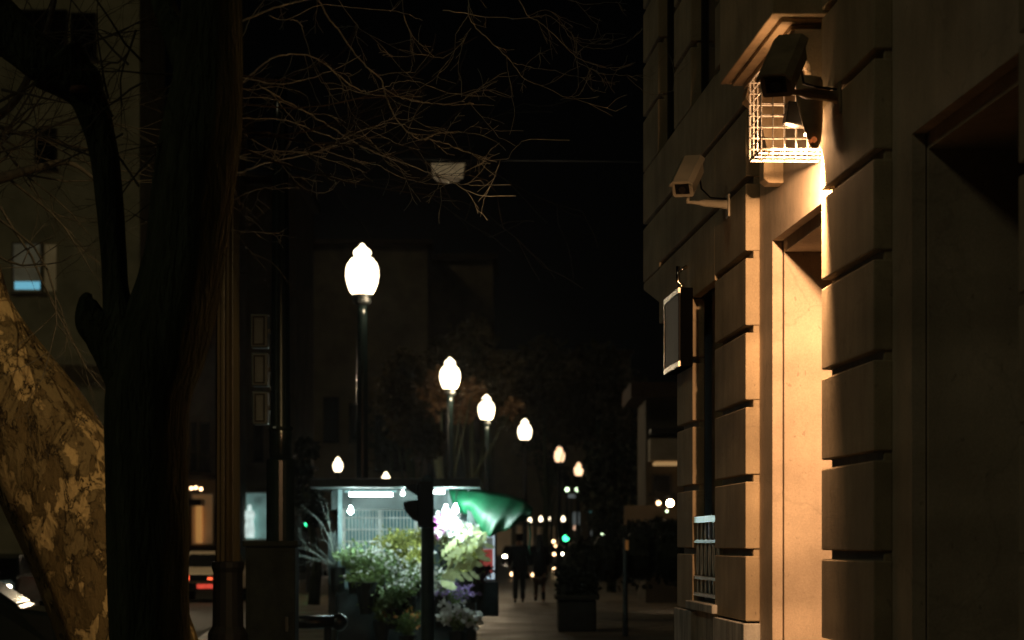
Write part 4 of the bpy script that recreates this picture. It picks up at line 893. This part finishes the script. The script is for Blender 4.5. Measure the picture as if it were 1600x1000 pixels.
# ------------------------------------------------------------ walking couple
def skin_body(name, J, E, parent, m, root=0, sub=2):
    me = bpy.data.meshes.new(name); o = bpy.data.objects.new(name, me); COL.objects.link(o); o.parent = parent
    me.from_pydata([j[:3] for j in J], E, []); me.materials.append(m)
    sk = o.modifiers.new("skin",'SKIN'); sk.use_smooth_shade = True
    for i, j in enumerate(J):
        r = j[3]; me.skin_vertices[0].data[i].radius = (r, j[4] if len(j) > 4 else r)
    me.skin_vertices[0].data[root].use_root = True
    ss = o.modifiers.new("sub",'SUBSURF'); ss.levels = sub; ss.render_levels = sub; return o
def person(x, y, label, woman, k):
    r = thing("person", (x,y,0), label, "person")
    sw = .19 if not woman else .165; st = .14*k
    J = [(0,0,.95,.13,.10),(0,0,1.15,.125,.09),(0,0,1.36,.15,.10),(0,0,1.47,.06,.055),(0,-.005,1.55,.05,.05),(0,-.015,1.64,.075,.092),(0,-.015,1.71,.06,.075),
         (sw,0,1.40,.055),(sw+.05,-.04*k,1.13,.042),(sw+.05,-.02+.10*k,.90,.03),(-sw,0,1.40,.055),(-sw-.05,.0,1.13,.042),(-sw-.05,-.08*k,.90,.03),
         (.09,0,.88,.085),(.09,st*.5,.50,.06),(.095,st,.09,.042),(.10,st+.13,.04,.035),(-.09,0,.88,.085),(-.09,-st*.3,.50,.06),(-.095,-st,.10,.042),(-.10,-st+.13,.05,.035)]
    E = [(0,1),(1,2),(2,3),(3,4),(4,5),(5,6),(2,7),(7,8),(8,9),(2,10),(10,11),(11,12),(0,13),(13,14),(14,15),(15,16),(0,17),(17,18),(18,19),(19,20)]
    skin_body("body", J, E, r, M_skin)
    for w_, nm in ((9,1),(12,-1)):            # hands with five fingers, curled slightly
        h = MB(); b = Vector(J[w_][:3])+Vector((x,y,0)); h.ball(b+Vector((0,.0,-.055)), .018, .035, .05, 10, 8)
        for f,(dy,L) in enumerate(((-.028,.06),(-.010,.07),(.010,.068),(.028,.052))): h.tube([b+Vector((0,dy,-.09)), b+Vector((-.006*nm,dy,-.09-L*.6)), b+Vector((-.025*nm,dy,-.09-L))], [.009,.008,.006], 6)
        h.tube([b+Vector((0,.028,-.045)), b+Vector((-.01*nm,.055,-.07)), b+Vector((-.018*nm,.06,-.095))], [.010,.009,.007], 6); h.build("hand", M_skin, r, smooth=True)
    # coat: torso shell plus sleeves
    hem = .80 if not woman else .62
    JC = [(0,0,hem+.02,.185 if woman else .155,.13),(0,0,.95,.185,.135),(0,0,1.15,.165,.125),(0,0,1.36,.175,.125),(0,0,1.45,.085,.08),(sw,0,1.40,.075),(sw+.05,-.04*k,1.13,.06),(sw+.05,-.02+.10*k,.93,.048),(-sw,0,1.40,.075),(-sw-.05,0,1.13,.06),(-sw-.05,-.08*k,.93,.048)]
    EC = [(0,1),(1,2),(2,3),(3,4),(3,5),(5,6),(6,7),(3,8),(8,9),(9,10)]
    skin_body("coat", JC, EC, r, M_coat, 1)
    if woman:
        JT = [(0,0,.62,.15,.12)]+[(.09,st*.4,.55,.075),(.09,st*.55,.42,.062),(.095,st*.9,.16,.045),(-.09,-st*.3,.55,.075),(-.09,-st*.4,.42,.062),(-.095,-st*.9,.16,.045)]
        skin_body("tights", JT, [(0,1),(1,2),(2,3),(0,4),(4,5),(5,6)], r, M_tights)
        JS = [(.095,st*.88,.30,.062),(.096,st,.10,.055),(.10,st+.14,.045,.042)]; skin_body("boot", JS, [(0,1),(1,2)], r, M_coat, 0, 1)
        JS = [(-.095,-st*.88,.30,.062),(-.096,-st,.10,.055),(-.10,-st+.14,.055,.042)]; skin_body("boot", JS, [(0,1),(1,2)], r, M_coat, 0, 1)
        JH = [(0,-.02,1.74,.07,.085),(0,-.035,1.64,.098,.10),(0,-.06,1.52,.10,.07),(0,-.10,1.38,.105,.05),(0,-.12,1.26,.08,.035)]
        skin_body("hair", JH, [(0,1),(1,2),(2,3),(3,4)], r, M_hair, 1)
    else:
        JT = [(0,0,.93,.16,.125),(.09,0,.85,.10),(.09,st*.5,.50,.082),(.095,st,.07,.07),(-.09,0,.85,.10),(-.09,-st*.3,.50,.082),(-.095,-st,.08,.07)]
        skin_body("trousers", JT, [(0,1),(1,2),(2,3),(0,4),(4,5),(5,6)], r, M_coat)
        for s_ in (1,-1): skin_body("shoe", [(.095*s_,st*s_-.03,.05,.048,.045),(.10*s_,st*s_+.15,.045,.04,.035)], [(0,1)], r, M_black, 0, 1)
        skin_body("hair", [(0,-.02,1.74,.068,.085),(0,-.045,1.66,.085,.085),(0,-.055,1.58,.06,.05)], [(0,1),(1,2)], r, M_hair, 1)
    return r
pc_ = W(811,0,62).x; person(pc_, 62, "person in dark jacket and trousers walking away under the awning tip", False, 1)
pc_ = W(843,0,62.5).x; person(pc_, 62.5, "person with long dark hair and short dark coat walking away", True, -.9)

# ------------------------------------------------------------ cars
def car(label, loc, rz, paint, lit=None, plate=False, group=None):
    r = thing("parked_car", loc, label, "car", group)
    L, Wd = 4.2, 1.7; lx, ly, lz = loc
    def sec(y, pts): return [(x, y, z) for x, z in pts]
    prof = [(-2.1,.35),(-2.1,.72),(-2.0,.84),(-1.25,.94),(-.55,1.36),(-.2,1.43),(.75,1.42),(1.15,1.33),(1.7,.97),(2.05,.92),(2.1,.55),(2.08,.35)]
    ring = []; m = MB()
    ws = [(.80,0),(.84,.0),(.84,0),(.80,0)]
    cols = []
    for yy, inset in ((-.80,.04),(-.85,0),(.85,0),(.80,.04)):
        cols.append(yy)
    n = len(prof)
    def wid(z): return .85 if z < .95 else .85-(z-.95)*.42
    V = []
    for sgn in (-1,1):
        for (a, z) in prof: V.append(Vector((sgn*wid(z), a, z)))
    m.v += [v+Vector(loc) for v in V]
    for i in range(n): j = (i+1)%n; m.f.append((i,j,n+j,n+i))
    m.f.append(tuple(range(n))); m.f.append(tuple(n+i for i in range(n))[::-1])
    m.build("body", paint, r, bevel=.05)
    gl = MB()
    def gp(a, z, o): return Vector(loc)+Vector((0,a,z))+o
    for (a0,z0,a1,z1,dy,dz_) in ((-1.19,.985,-.6,1.325,-.008,.012),(1.2,1.31,1.64,1.01,.008,.012)):
        w0, w1 = wid(z0)-.08, wid(z1)-.08; q = Vector(loc)+Vector((0,dy,dz_))
        gl.quad([q+Vector((-w0,a0,z0)),q+Vector((w0,a0,z0)),q+Vector((w1,a1,z1)),q+Vector((-w1,a1,z1))])
    for sgn in (-1,1):
        for (b0,b1,t0,t1) in ((-1.02,-.02,-.5,-.02),(.04,1.35,.04,1.0)):
            zb, zt2 = 1.0, 1.33; q = Vector(loc)+Vector((sgn*.006,0,0))
            gl.quad([q+Vector((sgn*wid(zb),b0,zb)),q+Vector((sgn*wid(zb),b1,zb)),q+Vector((sgn*wid(zt2),t1,zt2)),q+Vector((sgn*wid(zt2),t0,zt2))])
    gl.build("windows", M_glass, r, fixn=False)
    for sx in (-1,1):
        for sy in (-1.3,1.3):
            c = Vector(loc)+Vector((sx*.74,sy,.31)); wl = MB().tube([c+Vector((-.1,0,0)),c+Vector((.13*sx if sx>0 else .1,0,0))], .31, 18).build("wheel", M_tyre, r)
            MB().tube([c+Vector((sx*.13,0,0)),c+Vector((sx*.14,0,0))], .19, 14).build("rim", M_rail, wl)
        c = Vector(loc)
        MB().box(c.x+sx*.62-.14,c.x+sx*.62+.14,c.y-2.135,c.y-2.10,c.z+.62,c.z+.76).build("tail_light", lit or mat("red_lens",(.25,.01,.01),.2), r, bevel=.01)
        hm = (M_head if group else mat("headlamp_glass",(.4,.4,.4),.1))
        MB().box(c.x+sx*.62-.13,c.x+sx*.62+.13,c.y+2.10,c.y+2.125,c.z+.62,c.z+.76).build("headlight", hm, r, bevel=.01)
    c = Vector(loc)
    MB().box(c.x-.84,c.x+.84,c.y-2.17,c.y-2.11,c.z+.36,c.z+.56).build("bumper", M_black, r, bevel=.02)
    MB().box(c.x-.26,c.x+.26,c.y-2.195,c.y-2.171,c.z+.40,c.z+.52).build("number_plate", glow("red_lit_plate",(1,.10,.06),.7,.5,18) if plate else M_rail, r)
    if plate: MB().box(c.x+.03,c.x+.16,c.y-2.14,c.y-2.1225,c.z+.64,c.z+.70).build("marker_light", M_red_l, r)
    if plate: MB().box(c.x-.8,c.x+.8,c.y-2.122,c.y-2.103,c.z+.605,c.z+.78).build("light_bar", M_black, r)
    r.rotation_euler = (0,0,rz); return r
zr_ = -.13
p = W(318,0,67).x; car("beige car seen from behind with a red lit number plate", (p, 69.2, zr_), R(2), M_carpaint, M_red_l, True)
p = W(82,0,26).x-2.1; car("dark glossy car partly in frame at the bottom left corner", (p, 26.6, zr_), R(-84), M_carblack)
gcar = "cars with headlights on far along the street"
p = W(-30,0,52).x; c0_ = car("oncoming car with glaring headlights left of the plane tree", (p, 54, zr_), R(178), M_carblack, group=gcar)
for (u, Z, lb_) in ((478,110,"far car with pinkish headlights left of the flower stall"),(803,170,"far car with lit headlights seen left of the walking couple"),(822,190,"far car with lit headlights seen between the walking couple"),(866,205,"far car with lit headlights just right of the long haired walker")):
    dup(c0_, (W(u,0,Z).x, Z, zr_), lb_, 1, gcar, R(180))

# ------------------------------------------------------------ far traffic lights and shop lights
def far_signal(px, py, Z, m, label, h=None, r=.11):
    p = W(px,py,Z); t = thing("traffic_light", (p.x,Z,0), label, "traffic light")
    MB().lathe((p.x,Z+.12,0),[(.07,0),(.06,p.z+.5)],10).build("pole", M_iron, t)
    MB().box(p.x-.17,p.x+.17,Z-.1,Z+.1,p.z-.25,p.z+.75).build("housing", M_black, t, bevel=.03)
    MB().ball((p.x,Z-.12,p.z), r, .05, r, 14, 8).build("lens", m, t, smooth=True)
far_signal(886,765,130,M_white_l,"pale green signal light, left of the high pair"); far_signal(902,765,130,M_white_l,"pale green signal light, right of the high pair")
far_signal(884,841,120,M_green_l,"vivid green signal light low in front of the far street",r=.15); far_signal(481,818,75,M_green_l,"green signal light left of the flower stall",r=.09); far_signal(942,834,130,M_white_l,"small yellow green signal by the white shop sign",r=.10)
def shop_sign(px0,px1,py0,py1,Z,m,label):
    a = W(px0,py1,Z); b = W(px1,py0,Z); t = thing("shop_sign", ((a.x+b.x)/2,Z,0), label, "shop sign")
    MB().box(a.x,b.x,Z,Z+.12,a.z,b.z).build("panel", m, t, bevel=.05); MB().tube([((a.x+b.x)/2,Z+.2,0),((a.x+b.x)/2,Z+.2,b.z)], .06, 8).build("post", M_iron, t)
M_ws = glow("white_sign",(.8,.95,1),.9,.5,1.5); M_dim = glow("dim_teal_sign",(.2,.55,.55),.12,.6,1); M_dimw = glow("dim_grey_sign",(.55,.62,.62),.16,.7,.8); M_ws2 = glow("warm_sign",(1,.6,.4),1.0,.4,1.5)
shop_sign(930,937,825,835,160,M_ws,"small white lit sign far down the street"); shop_sign(923,929,829,837,165,M_dimw,"dim grey sign left of the small white one")
shop_sign(895,906,800,820,150,M_dimw,"tall dim grey oval sign below the pale signals"); shop_sign(916,927,796,801,150,M_dim,"dim teal sign strip right of the grey oval sign"); shop_sign(923,930,772,777,150,M_dim,"tiny teal sign strip above and right of the pale signals")
shop_sign(896,903,821,828,170,M_ws2,"small warm pink lit sign in the far street"); shop_sign(886,900,772,778,150,M_dimw,"flat dim grey panel under the pale signals")
for (u,v,Z,r,lb_) in ((800,897,100,.10,"low warm globe light on the pavement left of the couple"),(812,892,104,.10,"low warm globe light between the dark jacket's legs"),(825,897,102,.10,"low warm globe light between the couple"),(833,898,102,.09,"low warm globe light close beside the long haired walker"),(866,890,108,.11,"low warm globe light right of the long haired walker"),(865,846,130,.11,"small pink lamp right of the long haired walker's head"),(866,866,125,.10,"small pink lamp at the long haired walker's elbow"),(868,853,180,.1,"dim amber lamp beside the small pink lamp"),(908,858,100,.055,"single white light above the dark hedge"),(884,894,80,.035,"left speck of light in the hedge"),(891,893,80,.035,"right speck of light in the hedge")):
    little_light("lamp_bulb",u,v,Z,r*.8,M_warm_s if lb_.startswith(("low","small","dim")) else M_white_l,lb_,"lamp")

# ------------------------------------------------------------ thin haze volume, added for halos round the lamps
hm_ = bpy.data.materials.new("added_haze"); hm_.use_nodes = True; n = hm_.node_tree.nodes; n.remove(n["Principled BSDF"])
pv = n.new("ShaderNodeVolumePrincipled"); pv.inputs["Color"].default_value = (.95,.95,.95,1); pv.inputs["Density"].default_value = .00016; pv.inputs["Anisotropy"].default_value = .88
hm_.node_tree.links.new(pv.outputs[0], n["Material Output"].inputs["Volume"])
hz_ = MB().box(-110,110,-30,330,-1.2,46).build("haze", hm_); hz_['kind'] = 'stuff'
